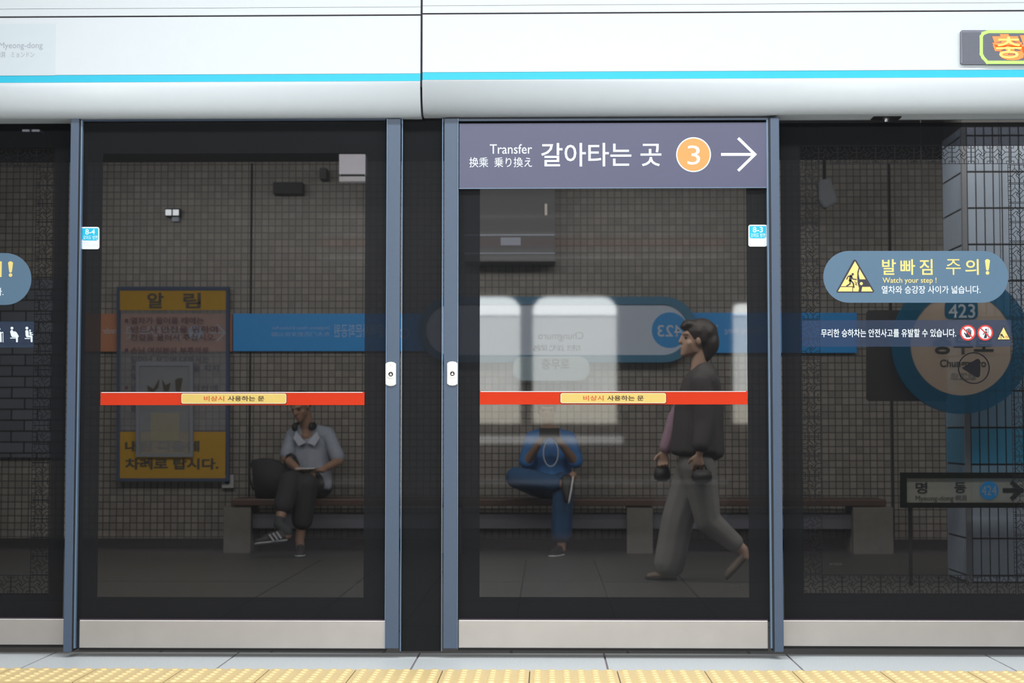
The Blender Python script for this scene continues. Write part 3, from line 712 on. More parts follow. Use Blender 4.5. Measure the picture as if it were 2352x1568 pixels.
for body, x0, y0, x1, y1, mm in (('열차가 들어올 때에는', 300, 728, 468, 744, M_pred), ('반드시 안전을 위하여', 300, 748, 500, 764, M_pred), ('한걸음 물러서 주십시오.', 300, 767, 496, 782, M_pred),
                                 ('손님 여러분의 부주의로', 300, 797, 480, 812, M_pred), ('일어난 사고에 대해서는', 300, 818, 480, 833, M_pnavy), ('지하철에서 책임을 지지', 300, 838, 503, 853, M_pnavy), ('않습니다.', 300, 857, 372, 872, M_pnavy),
                                 ('안전을 위해서 직원에', 300, 884, 500, 897, M_pnavy), ('협력을 바랍니다.', 300, 930, 450, 944, M_pnavy), ('서울메트로', 333, 956, 446, 974, M_pnavy)):
    text('lettering', body, x0, y0, x1, y1, L, mm, t, 0.018)
for yy in (736, 804, 890):
    bm = new(); pbox(bm, 287, yy - 4, 294, yy + 4, L, NY - .0003); obj('bullet_mark', bm, M_pred, t)
text('lettering', '내린 다음에', 287, 1012, 458, 1037, L, M_polive, t, 0.035); text('lettering', '차례로 탑시다.', 287, 1052, 502, 1078, L, M_polive, t, 0.035)
# small framed poster reflected in front of it, also made see-through
PYY = WY - 0.117
c = at(376, 1048, PYY)
t = thing('framed_picture', (c.x, PYY, c.z), 'small white framed picture with dark leaf shapes over the notice poster', 'picture frame')
M_pic = see_through('pale_ghosted_picture', (0.9, 0.92, 0.95), (0.38, 0.40, 0.43), 0.5)
bm = new(); pfilm(bm, 320, 840, 435, 1042, PYY); obj('picture', bm, M_pic, t)
bm = new(); ring(bm, 0, 0, 0, 0, PYY - 0.01, PYY + 0.02, outer=[(312, 830), (443, 830), (443, 1049), (312, 1049)], inner=[(320, 840), (435, 840), (435, 1042), (320, 1042)]); obj('frame', bm, see_through('pale_ghosted_frame', (.9, .9, .95), (0.34, 0.37, 0.42), 0.6), t)
bm = new(); pfilm(bm, 346, 948, 412, 1012, PYY - 0.002); obj('pale_patch', bm, see_through('cream_ghosted_patch', (0.95, 0.93, 0.85), (0.5, 0.47, 0.36), 0.45), t)
bm = new()
for pts in ([(338, 884), (352, 893), (362, 876), (366, 870), (364, 890), (352, 900), (340, 898)], [(372, 870), (380, 884), (392, 878), (388, 898), (376, 898)], [(402, 872), (410, 868), (420, 868), (414, 898), (404, 898)]): ppoly(bm, pts, PYY - 0.003, PYY - .001)
obj('leaf_shapes', bm, M_polive, t)

# wall cabinet / air conditioner
t = flat_sign('wall_cabinet', (1066, 400, 1275, 600), WY - 0.32, mat('grey_cabinet_steel', (0.15, 0.155, 0.17), 0.45, var=0.03), 'large grey wall cabinet high on the tiled wall above the oval sign', 'cabinet', depth=0.315, part='housing')
bm = new(); pbox(bm, 1150, 545, 1196, 563, WY - 0.326, WY - 0.3205); obj('label_plate', bm, M_pale, t)
bm = new(); pbox(bm, 1251, 468, 1257, 494, WY - 0.335, WY - 0.3205); obj('handle', bm, M_kick, t)
bm = new(); pbox(bm, 1066.5, 538, 1274.5, 541, WY - 0.323, WY - 0.3203); pbox(bm, 1066.5, 580, 1274.5, 582.5, WY - 0.323, WY - 0.3203); obj('trim_line', bm, M_pale, t)
# small wall fittings
t = flat_sign('wall_socket', (510, 1090, 536, 1120), WY - 0.05, mat('pale_socket_plate', (0.42, 0.43, 0.44), 0.5), 'small pale wall socket beside the notice poster corner', 'socket', depth=0.049, part='plate')
bm = new(); ppoly(bm, circ(522, 1106, 6), WY - 0.053, WY - 0.0502); obj('socket_hole', bm, M_dark, t)
t = flat_sign('emergency_light', (379, 478, 411, 496), WY - 0.1, M_dark, 'small twin emergency light high on the tiled wall', 'lamp', depth=0.099, part='housing')
M_elit = mat('lit_lamp_face', (0.80, 0.85, 0.92), 0.4, emit=1.0)
for a, b in ((380, 393), (397, 410)):
    bm = new(); pbox(bm, a, 481, b, 494, WY - 0.112, WY - 0.1003); obj('lamp_face', bm, M_elit, t)
bm = new(); pbox(bm, 395, 498, 410, 508, WY - 0.06, WY - 0.002); obj('junction_box', bm, M_pale, t)
flat_sign('wall_loudspeaker', (627, 418, 694, 444), WY - 0.14, mat('dark_speaker_cloth', (0.06, 0.06, 0.062), 0.8), 'dark horizontal loudspeaker box high on the tiled wall', 'loudspeaker', depth=0.139, part='housing')
t = flat_sign('ceiling_camera', (734, 385, 749, 410), WY - 0.18, mat('dark_camera_case', (0.05, 0.05, 0.05), 0.5), 'small dark camera high on the tiled wall by the light box', 'camera', depth=0.179, part='housing')
# light box hanging in front of the wall (upper right of door 8-4)
t = flat_sign('hanging_light_box', (779, 354, 839, 399), 6.6, mat('lit_white_panel', (0.42, 0.41, 0.46), 0.4, emit=0.75), 'bright white hanging light box near the ceiling behind the left door', 'light box', depth=0.12, part='lit_face')
bm = new(); pbox(bm, 779, 405, 839, 416, 6.62, 6.7); obj('lower_rail', bm, mat('glowing_rail', (0.55, 0.54, 0.58), 0.4, emit=0.25), t)  # rail glows by itself, brightness set into its material
bm = new(); pbox(bm, 782, 399, 837, 405, 6.63, 6.69); obj('shadow_gap', bm, M_dark, t)
bm = new()
for x in (790, 828):
    a = at(x, 354, 6.66); tube(bm, [a, (a.x, a.y, 3.3)], 0.008)
obj('hanger_rod', bm, M_dark, t)
# slanted pale box near ceiling at the right
Yh = 6.9
c = at(1900, 470, Yh)
t = thing('slanted_ceiling_speaker', (c.x, Yh, c.z), 'pale slanted box hanging near the ceiling behind the right glass', 'loudspeaker')
bm = new(); ppoly(bm, [(1880, 414), (1908, 408), (1926, 462), (1896, 478), (1882, 460)], Yh, Yh + 0.12); bmesh.ops.bevel(bm, geom=bm.edges[:], offset=0.01, segments=2, affect='EDGES'); obj('housing', bm, mat('blue_grey_plastic', (0.20, 0.22, 0.26), 0.5), t)
bm = new(); a = at(1893, 412, Yh + .06); tube(bm, [a, (a.x, a.y, 3.3)], 0.012); obj('hanger', bm, M_dark, t)
# ceiling downlights seen at the far left
t = flat_sign('twin_ceiling_lamp', (50, 296, 90, 302), 4.4, M_dark, 'small twin ceiling lamp at the top of the left glass', 'lamp', depth=0.1, part='housing')
for a, b in ((51, 66), (73, 89)):
    bm = new(); pbox(bm, a, 297.5, b, 301.5, 4.38, 4.3997); obj('lamp_face', bm, M_elit, t)

# ------------------------------------------------------------------ tiled column with signs
CYF = 4.6
xf0 = at(2216, 800, CYF).x; zc0 = FZ; zc1 = at(2290, 292, CYF).z
t = thing('tiled_column', (xf0 + 0.3, CYF + 0.25, FZ), 'column clad in tall blue grey tiles behind the right glass panel', 'column')
bm = new(); box(bm, xf0 + 0.004, xf0 + 0.9, CYF + 0.006, CYF + 0.5, FZ, zc1 + 0.2); obj('core', bm, M_dark, t)
M_t1 = mat('blue_grey_column_tile', (0.31, 0.37, 0.46), 0.3, var=0.15, scale=3); M_t2 = mat('vivid_blue_column_tile', (0.04, 0.27, 0.46), 0.3, var=0.1, scale=3); M_t3 = mat('mid_blue_column_tile', (0.16, 0.29, 0.42), 0.3, var=0.12, scale=3)
bm = new(); th = 84 / 359.0; zb = at(2290, 982, CYF).z
k0 = int(math.floor((FZ - zb) / th)); k1 = int(math.ceil((zc1 - zb) / th))
for k in range(k0, k1 + 1):
    z0 = max(zb + k * th + 0.007, FZ + 0.01); z1 = min(zb + (k + 1) * th - 0.005, zc1)
    if z1 - z0 < 0.02: continue
    mi = 1 if k == -1 else (2 if k in (-2, 0, 1) else 0)
    x = xf0 + 0.030
    while x < xf0 + 0.88:
        box(bm, x + 0.004, x + 0.0555 - 0.004, CYF, CYF + 0.006, z0, z1, mi); x += 0.0555
    y = CYF + 0.03
    while y < CYF + 0.48:
        box(bm, xf0, xf0 + 0.005, y + 0.004, y + 0.0555 - 0.004, z0, z1, mi); y += 0.0555
obj('tile_cladding', bm, [M_t1, M_t2, M_t3], t)
bm = new(); box(bm, xf0 - 0.004, xf0 + 0.028, CYF - 0.004, CYF + 0.03, FZ + 0.001, zc1, 0, 0.003); obj('corner_trim', bm, mat('grey_corner_trim', (0.16, 0.17, 0.19), 0.4), t)

A = lambda tint, col, s: None
M_acR = see_through('blue_ghosted_sign', (0.55, 0.7, 0.85), (0.015, 0.12, 0.21), 0.48)  # signs made see-through to imitate blending with reflections in the glass
M_acC = see_through('cream_ghosted_sign', (0.9, 0.86, 0.8), (0.52, 0.43, 0.36), 0.42)
M_acG = see_through('grey_ghosted_sign', (0.55, 0.55, 0.58), (0.06, 0.058, 0.062), 0.6)
RY = 4.42
c = at(2209, 950, RY)
t = thing('round_station_sign', (c.x, RY, c.z), 'round ghosted station sign with blue ring hanging before the tiled column', 'sign')
bm = new(); ppoly(bm, rrect(1990, 712, 2176, 921, 8), RY + 0.05, RY + 0.06); obj('back_plate', bm, M_acG, t)
bm = new(); ring(bm, 2209, 790, 118, 160, RY, RY + 0.03, n=72); obj('ring', bm, M_acR, t)
bm = new(); ppoly(bm, circ(2209, 790, 117.5, 72), RY + 0.004, RY + 0.02); obj('face', bm, M_acC, t)
L = RY + 0.002
bm = new(); ppoly(bm, rrect(2170, 690, 2246, 733, 12), L, RY + 0.0035); o = obj('number_box', bm, M_acR, t)
text('numeral', '423', 2179, 698, 2240, 730, L - 0.001, mat('dull_blue_print', (0.30, 0.36, 0.42), 0.5), o, 0.01)
Mk = mat('soft_black_print', (0.015, 0.018, 0.02), 0.8)
text('lettering', '충무로', 2142, 766, 2282, 813, L, Mk, t, 0.03)
text('lettering', 'Chungmuro', 2159, 825, 2265, 848, L, Mk, t, 0.02)
text('lettering', '忠武路', 2183, 855, 2243, 872, L, mat('grey_print', (0.14, 0.14, 0.14), 0.6), t, 0.01)
bm = new()
for x in (2120, 2300):
    a = at(x, 690, RY + 0.04); tube(bm, [a, (a.x, a.y, 3.3)], 0.0025)
obj('hanger_rod', bm, M_dark, t)
c = at(2210, 1168, RY)
t = thing('direction_sign', (c.x, RY, c.z), 'ghosted box sign with number 424 and right arrow low before the column', 'sign')
bm = new(); pbox(bm, 2083, 1098, 2420, 1154, RY, RY + 0.02); obj('face', bm, see_through('pale_ghosted_sign', (0.88, 0.88, 0.84), (0.48, 0.48, 0.44), 0.5), t)
bm = new(); ring(bm, 0, 0, 0, 0, RY - 0.01, RY + 0.03, outer=[(2070, 1085), (2432, 1085), (2432, 1166), (2070, 1166)], inner=[(2083, 1098), (2420, 1098), (2420, 1154), (2083, 1154)]); obj('frame', bm, see_through('dark_ghosted_frame', (.4, .4, .38), (0.02, 0.02, 0.018), .75), t)
L = RY - 0.002
text('lettering', '명', 2103, 1107, 2130, 1133, L, Mk, t, 0.02); text('lettering', '동', 2192, 1107, 2219, 1132, L, Mk, t, 0.02)
text('lettering', 'Myeong-dong', 2103, 1138, 2190, 1153, L, Mk, t, 0.0); text('lettering', '明洞', 2195, 1137, 2220, 1150, L, Mk, t, 0.0)
bm = new(); ppoly(bm, circ(2272, 1126, 21.5, 40), L, RY - .0004); o = obj('number_disc', bm, M_disc, t)
text('numeral', '424', 2255, 1115, 2289, 1137, L - .001, mat('dull_blue_print', (0.3, 0.36, 0.42)), o, 0.0)
bm = new(); stroke(bm, [(2308, 1126), (2346, 1126)], 11, L, RY - .0004); stroke(bm, [(2326, 1109), (2345, 1126), (2326, 1143)], 10, L - .0006, RY - .0004); obj('arrow', bm, Mk, t)
bm = new()
for x in (2090, 2400):
    a = at(x, 1166, RY + 0.01); tube(bm, [a, (a.x, a.y, FZ)], 0.012)
obj('leg', bm, M_dark, t)

# ------------------------------------------------------------------ bench
SYF, SYB = 7.02, 7.46
M_wood = mat('dark_reddish_bench_wood', (0.075, 0.042, 0.032), 0.45, var=0.3, scale=6)
M_conc = mat('grey_bench_plinth', (0.15, 0.145, 0.13), 0.7, var=0.2)
M_beam = mat('blue_grey_bench_beam', (0.12, 0.125, 0.155), 0.5, var=0.08)
t = thing('platform_bench', (at(1285, 1265, 7.2).x, 7.24, FZ), 'long dark wooden bench on grey plinths along the tiled wall', 'bench')
bm = new(); pbox(bm, 530, 1146, 2036, 1162, SYF, SYB, 0, 0.008); obj('seat', bm, M_wood, t)
bm = new(); pbox(bm, 552, 1178, 2010, 1214, SYF + 0.10, SYF + 0.18, 0, 0.004); obj('beam', bm, M_beam, t)
zt = at(600, 1163, SYF).z
for x0, x1 in ((512, 575), (1010, 1060), (1440, 1500), (1960, 2052)):
    bm = new(); X0, X1 = at(x0, 1200, SYF).x, at(x1, 1200, SYF).x
    box(bm, X0, X1, SYF + 0.02 - (0.02 if x0 == 1960 else 0), SYF + 0.098, FZ, zt - 0.001, 0, 0.004); box(bm, X0 + 0.01, X1 - 0.01, SYF + 0.182, SYB - 0.02, FZ, zt - 0.001, 0, 0.004); obj('plinth', bm, M_conc, t)

# ================================================================== people
def ico(c, r, rot=None, sub=2):
    bm = bmesh.new(); bmesh.ops.create_icosphere(bm, subdivisions=sub, radius=1)
    r = (r, r, r) if isinstance(r, (int, float)) else r
    out = []
    for v in bm.verts:
        p = Vector((v.co.x * r[0], v.co.y * r[1], v.co.z * r[2]))
        if rot is not None: p = rot @ p
        out.append(p + Vector(c))
    bm.free(); return out
def add_hull(bm, pts):
    vs = [bm.verts.new(p) for p in pts]
    r = bmesh.ops.convex_hull(bm, input=vs)
    bmesh.ops.delete(bm, geom=[g for g in set(r['geom_interior'] + r['geom_unused']) if isinstance(g, bmesh.types.BMVert)], context='VERTS')
def limb(bm, *joints):
    """chain of (point, radius): each pair becomes a tapered piece, rounded at the joints"""
    for (p, r), (q, s) in zip(joints, joints[1:]): add_hull(bm, ico(p, r) + ico(q, s))
def fused(name, bm, m, parent, voxel=0.007, smooth=6, fac=0.5, label=None):
    me = bpy.data.meshes.new(name); bm.to_mesh(me); bm.free()
    o = bpy.data.objects.new(name, me); COL.objects.link(o)
    r = o.modifiers.new('r', 'REMESH'); r.mode = 'VOXEL'; r.voxel_size = voxel
    s = o.modifiers.new('s', 'SMOOTH'); s.iterations = smooth; s.factor = fac
    bpy.context.view_layer.update()
    me2 = bpy.data.meshes.new_from_object(o.evaluated_get(bpy.context.evaluated_depsgraph_get()))
    bpy.data.objects.remove(o)
    return obj(name, me2, m, parent, True, label)
def frame(f, up=Vector((0, 0, 1))):
    f = Vector(f).normalized(); r = f.cross(up).normalized(); u = r.cross(f)
    return Matrix((r, f, u)).transposed()     # local x = right, y = forward, z = up
def head_into(bm, c, R, s=1.0):
    """head about 0.23 m high; c = middle of the skull, R = frame"""
    T = lambda x, y, z: Vector(c) + R @ Vector((x * s, y * s, z * s))
    E = lambda p, r: ico(T(*p), tuple(k * s for k in (r if isinstance(r, tuple) else (r, r, r))), R)
    add_hull(bm, E((0, -0.012, 0.022), (0.072, 0.090, 0.086)))                                     # skull
    add_hull(bm, E((0, 0.030, -0.030), (0.058, 0.048, 0.055)) + E((0, 0.064, -0.092), (0.024, 0.020, 0.019)) + E((0, 0.0, -0.06), (0.052, 0.04, 0.035)))   # face and jaw
    add_hull(bm, E((0, 0.080, 0.018), (0.009, 0.008, 0.010)) + E((0, 0.093, -0.024), (0.012, 0.010, 0.010)) + E((0, 0.074, -0.026), (0.017, 0.012, 0.008)))  # nose
    for sx in (-1, 1):
        add_hull(bm, E((sx * 0.072, -0.008, -0.008), (0.010, 0.017, 0.029)))                        # ear
        add_hull(bm, E((sx * 0.012, 0.078, 0.028), (0.012, 0.008, 0.007)) + E((sx * 0.044, 0.062, 0.027), (0.012, 0.009, 0.007)))  # brow
        add_hull(bm, E((sx * 0.036, 0.040, -0.028), (0.024, 0.022, 0.024)))                         # cheek
    add_hull(bm, E((-0.020, 0.072, -0.054), (0.007, 0.006, 0.005)) + E((0, 0.083, -0.052), (0.011, 0.007, 0.006)) + E((0.020, 0.072, -0.054), (0.007, 0.006, 0.005)))
    add_hull(bm, E((-0.015, 0.072, -0.065), (0.007, 0.006, 0.006)) + E((0.0, 0.079, -0.066), (0.010, 0.008, 0.007)) + E((0.015, 0.072, -0.065), (0.007, 0.006, 0.006)))
    return T
def eyes(parent, T, R, s=1.0):
    for sx in (-1, 1):
        bm = new(); add_hull(bm, ico(T(sx * 0.031, 0.066, 0.004), (0.011 * s, 0.008 * s, 0.007 * s), R)); obj('eye', bm, mat('dark_eye', (0.03, 0.02, 0.018), 0.2), parent, True)
def hand_into(bm, wrist, d, normal, thumb_side, curl=0.5, s=1.0, spread=0.1):
    """d: direction of the fingers, normal: back of the hand, thumb_side: +1 / -1 along d x normal"""
    d = Vector(d).normalized(); n = Vector(normal); n = (n - d * n.dot(d)).normalized(); sd = d.cross(n) * thumb_side
    w = Vector(wrist)
    limb(bm, (w - d * 0.02 * s, 0.022 * s), (w + d * 0.01 * s, 0.021 * s))
    add_hull(bm, ico(w + d * 0.012 * s, 0.018 * s) + ico(w + d * 0.078 * s + sd * 0.027 * s, 0.011 * s) + ico(w + d * 0.072 * s - sd * 0.027 * s, 0.011 * s) + ico(w + d * 0.03 * s + sd * 0.028 * s, 0.013 * s))
    for i, (off, L) in enumerate(((0.029, 0.068), (0.010, 0.077), (-0.010, 0.071), (-0.028, 0.056))):
        p = w + d * 0.082 * s + sd * off * s; a = 0.0; q = p; lens = (0.45, 0.32, 0.26)
        chain = [(p - d * 0.012 * s, 0.0098 * s)]
        dirv = (d + sd * spread * (off / 0.03)).normalized()
        for k, l in enumerate(lens):
            a += curl * (0.75 if k == 0 else 1.0) + 0.06 * i
            q = q + (dirv * math.cos(a) - n * math.sin(a)) * L * l * s; chain.append((q, (0.0090 - 0.0009 * k) * s))
        limb(bm, *chain)
    t0 = w + d * 0.024 * s + sd * 0.026 * s
    limb(bm, (t0, 0.0125 * s), (t0 + (sd * 0.75 + d * 0.75 - n * 0.35).normalized() * 0.036 * s, 0.0108 * s), (t0 + (sd * 0.6 + d * 0.9 - n * 0.5).normalized() * 0.066 * s, 0.0088 * s))
def shoe_into(bm, heel, toe, up=(0, 0, 1), h=0.075, wd=0.04, L=None):
    heel, toe = Vector(heel), Vector(toe); d = (toe - heel); n = d.length; d /= n; u = Vector(up); u = (u - d * u.dot(d)).normalized(); sd = d.cross(u)
    R = Matrix((sd, d, u)).transposed()
    add_hull(bm, ico(heel + d * 0.03 + u * 0.028, (wd * 0.82, 0.036, 0.028), R) + ico(heel + d * n * 0.62 + u * 0.024, (wd, 0.05, 0.024), R) + ico(toe - d * 0.035 + u * 0.020, (wd * 0.8, 0.035, 0.020), R))
    add_hull(bm, ico(heel + d * 0.035 + u * (h - 0.02), (wd * 0.72, 0.034, 0.02), R) + ico(heel + d * n * 0.45 + u * h * 0.72, (wd * 0.62, 0.04, 0.012), R) + ico(heel + d * 0.04 + u * 0.03, (wd * 0.85, 0.04, 0.02), R) + ico(heel + d * n * 0.72 + u * 0.03, (wd * 0.85, 0.04, 0.018), R))
    return d, u, sd
def sole_into(bm, heel, toe, up=(0, 0, 1), wd=0.044):
    heel, toe = Vector(heel), Vector(toe); d = (toe - heel); n = d.length; d /= n; u = Vector(up); u = (u - d * u.dot(d)).normalized(); sd = d.cross(u)
    R = Matrix((sd, d, u)).transposed()
    add_hull(bm, ico(heel + d * 0.03 + u * 0.006, (wd * 0.85, 0.037, 0.010), R) + ico(heel + d * n * 0.62 + u * 0.006, (wd * 1.03, 0.05, 0.010), R) + ico(toe - d * 0.03 + u * 0.008, (wd * 0.82, 0.036, 0.010), R))

M_skin = mat('tanned_skin', (0.30, 0.175, 0.12), 0.5, var=0.06); M_skin2 = mat('light_skin', (0.42, 0.27, 0.20), 0.5, var=0.05)
M_hair = mat('black_hair', (0.014, 0.012, 0.012), 0.55, var=0.4, scale=90); M_hair2 = mat('dark_brown_hair', (0.035, 0.028, 0.026), 0.5, var=0.4, scale=90)
# ---- seated reader -------------------------------------------------
J = at
t = thing('person', (J(705, 1150, 7.2).x, 7.1, FZ), 'person in pale striped shirt reading on the bench with legs crossed', 'person')
hc = J(689, 932, 7.06); R = frame((-0.38, -0.78, -0.52))
pel = J(716, 1108, 7.22); che = J(712, 1030, 7.22); nk = J(706, 985, 7.17)
shL, shR = J(672, 1000, 7.18), J(754, 998, 7.2)
elL, wrL = J(656, 1052, 7.10), J(690, 1082, 6.93); elR, wrR = J(779, 1058, 7.10), J(738, 1079, 6.93)
hipc, knc, anc = J(733, 1113, 7.2), J(666, 1106, 6.74), J(640, 1204, 6.62)
hips, kns, ans_ = J(700, 1114, 7.2), J(704, 1114, 6.78), J(688, 1242, 6.82)
heelc, toec = J(660, 1240, 6.60), J(585, 1249, 6.48)
heels, toes = Vector((J(690, 1270, 6.84).x, 6.86, FZ + 0.004)), Vector((J(688, 1280, 6.60).x, 6.60, FZ + 0.004))
bm = new(); T = head_into(bm, hc, R)
limb(bm, (hc + R @ Vector((0, -0.035, -0.05)), 0.052), (nk, 0.058), (nk + Vector((0, 0.01, -0.05)), 0.075))
add_hull(bm, ico(che, (0.16, 0.10, 0.14)) + ico(pel, (0.15, 0.11, 0.09)))
limb(bm, (shL, 0.05), (elL, 0.038), (wrL, 0.025)); limb(bm, (shR, 0.05), (elR, 0.038), (wrR, 0.025))
limb(bm, (nk + Vector((0, 0.02, -0.05)), 0.06), (shL, 0.05)); limb(bm, (nk + Vector((0, 0.02, -0.05)), 0.06), (shR, 0.05))
hand_into(bm, wrR, Vector((-0.8, -0.45, 0.02)), (-0.1, -0.2, 0.9), 1, 0.55); hand_into(bm, wrL, Vector((0.75, -0.55, 0.0)), (0.1, -0.2, 0.9), -1, 0.55)
limb(bm, (hipc, 0.085), (knc, 0.058), (anc, 0.036), (heelc + Vector((0, 0, 0.04)), 0.036)); limb(bm, (hips, 0.085), (kns, 0.058), (ans_, 0.036), (heels + Vector((0, -0.03, 0.05)), 0.036))
body = fused('body', bm, M_skin, t, 0.006); eyes(t, T, R)
bm = new(); add_hull(bm, ico(T(0, -0.022, 0.040), (0.080, 0.094, 0.078), R)); add_hull(bm, ico(T(0, -0.062, 0.005), (0.072, 0.055, 0.075), R)); add_hull(bm, ico(T(0, 0.045, 0.078), (0.055, 0.038, 0.026), R))
fused('hair', bm, M_hair, t, 0.008, 4)
M_shirt = mat('pale_striped_shirt', (0.27, 0.30, 0.37), 0.8, var=0.18, scale=60)
bm = new()
add_hull(bm, ico(che + Vector((0, 0, 0.05)), (0.165, 0.115, 0.12)) + ico(pel + Vector((0, 0, 0.02)), (0.165, 0.125, 0.10)))
add_hull(bm, ico(shL + Vector((0.01, 0, 0)), 0.068) + ico(shR - Vector((0.01, 0, 0)), 0.068) + ico(nk + Vector((0, 0.03, -0.025)), 0.074))
limb(bm, (shL, 0.058), (shL.lerp(elL, 0.8), 0.060)); limb(bm, (shR, 0.058), (shR.lerp(elR, 0.85), 0.060))
add_hull(bm, ico(J(748, 1090, 7.12), (0.05, 0.06, 0.05)) + ico(J(750, 1118, 7.1), (0.045, 0.05, 0.03)) + ico(J(730, 1080, 7.2), 0.08))
sh = fused('shirt', bm, M_shirt, t, 0.008, 5)
bm = new()
for sx, a in ((-1, -0.5), (1, 0.5)):
    ppoly(bm, [(704 + sx * 2, 1016), (704 + sx * 24, 990), (704 + sx * 30, 1006), (704 + sx * 18, 1024)], 7.065, 7.085)
obj('collar', bm, mat('collar_cloth', (0.42, 0.46, 0.55), 0.8), sh)
M_trs = mat('charcoal_trousers', (0.028, 0.029, 0.034), 0.85, var=0.2)
bm = new(); limb(bm, (hipc, 0.115), (knc, 0.088), (knc.lerp(anc, 0.55), 0.078)); limb(bm, (hips, 0.115), (kns + Vector((0, 0, 0)), 0.092), (kns.lerp(ans_, 0.62), 0.085))
add_hull(bm, ico(hipc, 0.115) + ico(hips, 0.115) + ico(pel - Vector((0, 0, 0.01)), 0.12)); fused('trousers', bm, M_trs, t, 0.008, 5)
M_shoe = mat('black_canvas_shoe', (0.016, 0.016, 0.018), 0.6); M_sole = mat('white_rubber_sole', (0.38, 0.40, 0.44), 0.6)
bm = new(); d, u, sd = shoe_into(bm, heelc, toec, (0.05, 0.25, 1), 0.09); s1 = fused('shoe', bm, M_shoe, t, 0.005, 3)
bm = new(); sole_into(bm, heelc - Vector((0, 0, 0.008)), toec - Vector((0, 0, 0.008)), (0.05, 0.25, 1)); fused('sole', bm, M_sole, s1, 0.005, 2)
bm = new()
for k in range(3):
    xx = 619 + k * 8.5; stroke(bm, [(xx, 1228 - k * 3), (xx + 9, 1241 - k * 3)], 3.6, 6.49, 6.50)
obj('side_stripe', bm, M_sole, s1)
bm = new(); shoe_into(bm, heels, toes, (0, 0, 1), 0.09); s2 = fused('shoe', bm, M_shoe, t, 0.005, 3)
bm = new(); sole_into(bm, heels, toes); fused('sole', bm, M_sole, s2, 0.005, 2)
bm = new(); limb(bm, (anc.lerp(knc, 0.12), 0.043), (anc, 0.041), (heelc + Vector((0, 0, 0.06)), 0.042)); fused('sock', bm, mat('grey_sock', (0.05, 0.055, 0.06), 0.9), t, 0.006, 3)
# headphones round the neck
t2 = thing('headphones', (nk.x, nk.y - 0.08, nk.z - 0.06), 'black headphones hanging round the neck of the seated reader', 'headphones')
nx, ny, nz = nk.x - 0.02, nk.y - 0.02, nk.z + 0.02
bm = new(); tube(bm, [(nx + 0.088 * math.cos(a), ny + 0.085 * math.sin(a), nz + 0.035 * math.sin(a)) for a in [math.radians(-30 + 240 * k / 20) for k in range(21)]], 0.012, 10); obj('band', bm, M_dark, t2, True)
for sx, zz in ((-1, -0.005), (1, 0.0)):
    bm = new(); cx = nx + sx * 0.066; add_hull(bm, ico((cx, ny - 0.080, nz + zz), (0.024, 0.026, 0.034), sub=3)); obj('ear_cup', bm, M_rubber, t2, True)
# open booklet in the hands
t2 = thing('booklet', J(700, 1084, 6.86), 'small pale open booklet held in the lap of the seated reader', 'book')
bm = new()
for sx in (-1, 1):
    c = J(703, 1075, 6.83); x0, x1 = sorted((c.x + sx * 0.001, c.x + sx * 0.075)); n0 = len(bm.verts)
    box(bm, x0, x1, 6.76, 6.89, c.z - 0.004, c.z + 0.003)
obj('pages', bm, mat('paper', (0.55, 0.55, 0.56), 0.8), t2)
# tote bag
Yb = 7.08
t2 = thing('tote_bag', (J(620, 1150, Yb).x, Yb + .05, J(620, 1146, SYF).z), 'black tote bag slumped on the bench beside the seated reader', 'bag')
bm = new(); pts = [(579, 1056), (600, 1052), (624, 1054), (648, 1066), (666, 1080), (664, 1110), (658, 1145), (588, 1145), (582, 1100)]
prism(bm, [(J(x, y, Yb).x, J(x, y, Yb).z + (0.006 if y > 1140 else 0)) for x, y in pts], Yb - 0.04, Yb + 0.13)
bmesh.ops.bevel(bm, geom=bm.edges[:], offset=0.007, segments=2, affect='EDGES'); obj('bag_body', bm, mat('black_bag_cloth', (0.022, 0.023, 0.027), 0.8, var=0.25, scale=12), t2, True)
bm = new(); tube(bm, [J(x, y, Yb - 0.03) for x, y in ((656, 1090), (655, 1060), (660, 1046), (668, 1042), (677, 1048), (684, 1062), (688, 1076))], 0.010, 8); obj('strap', bm, M_dark, t2, True)
bm = new(); tube(bm, [J(x, y, Yb - 0.02) for x, y in ((578, 1062), (572, 1082), (575, 1105), (582, 1125))], 0.008, 8); obj('strap', bm, M_dark, t2, True)

# ---- seated person in blue ----------------------------------------
t = thing('person', (J(1265, 1150, 7.2).x, 7.1, FZ), 'person in a blue shirt and jeans seated on the bench holding a phone', 'person')
hc = J(1256, 936, 7.08); R = frame((0.05, -0.85, -0.38))
pel = J(1264, 1106, 7.22); che = J(1264, 1034, 7.22); nk = J(1260, 988, 7.18)
shL, shR = J(1222, 1006, 7.19), J(1307, 1006, 7.19)
elL, wrL = J(1209, 1062, 7.06), J(1242, 1012, 6.88); elR, wrR = J(1322, 1062, 7.06), J(1284, 1012, 6.88)
hipc, knc, anc = J(1240, 1112, 7.2), J(1186, 1096, 6.84), J(1298, 1112, 6.72)
hips, kns, ans_ = J(1288, 1113, 7.2), J(1293, 1112, 6.80), J(1290, 1232, 6.82)
heelc, toec = J(1316, 1092, 6.70), J(1306, 1156, 6.62)
heels, toes = Vector((J(1290, 1262, 6.84).x, 6.85, FZ + 0.004)), Vector((J(1266, 1276, 6.66).x, 6.63, FZ + 0.004))
bm = new(); T = head_into(bm, hc, R)
limb(bm, (hc + R @ Vector((0, -0.035, -0.05)), 0.05), (nk, 0.055), (nk + Vector((0, 0.01, -0.05)), 0.07))
add_hull(bm, ico(che, (0.15, 0.10, 0.14)) + ico(pel, (0.15, 0.11, 0.09)))
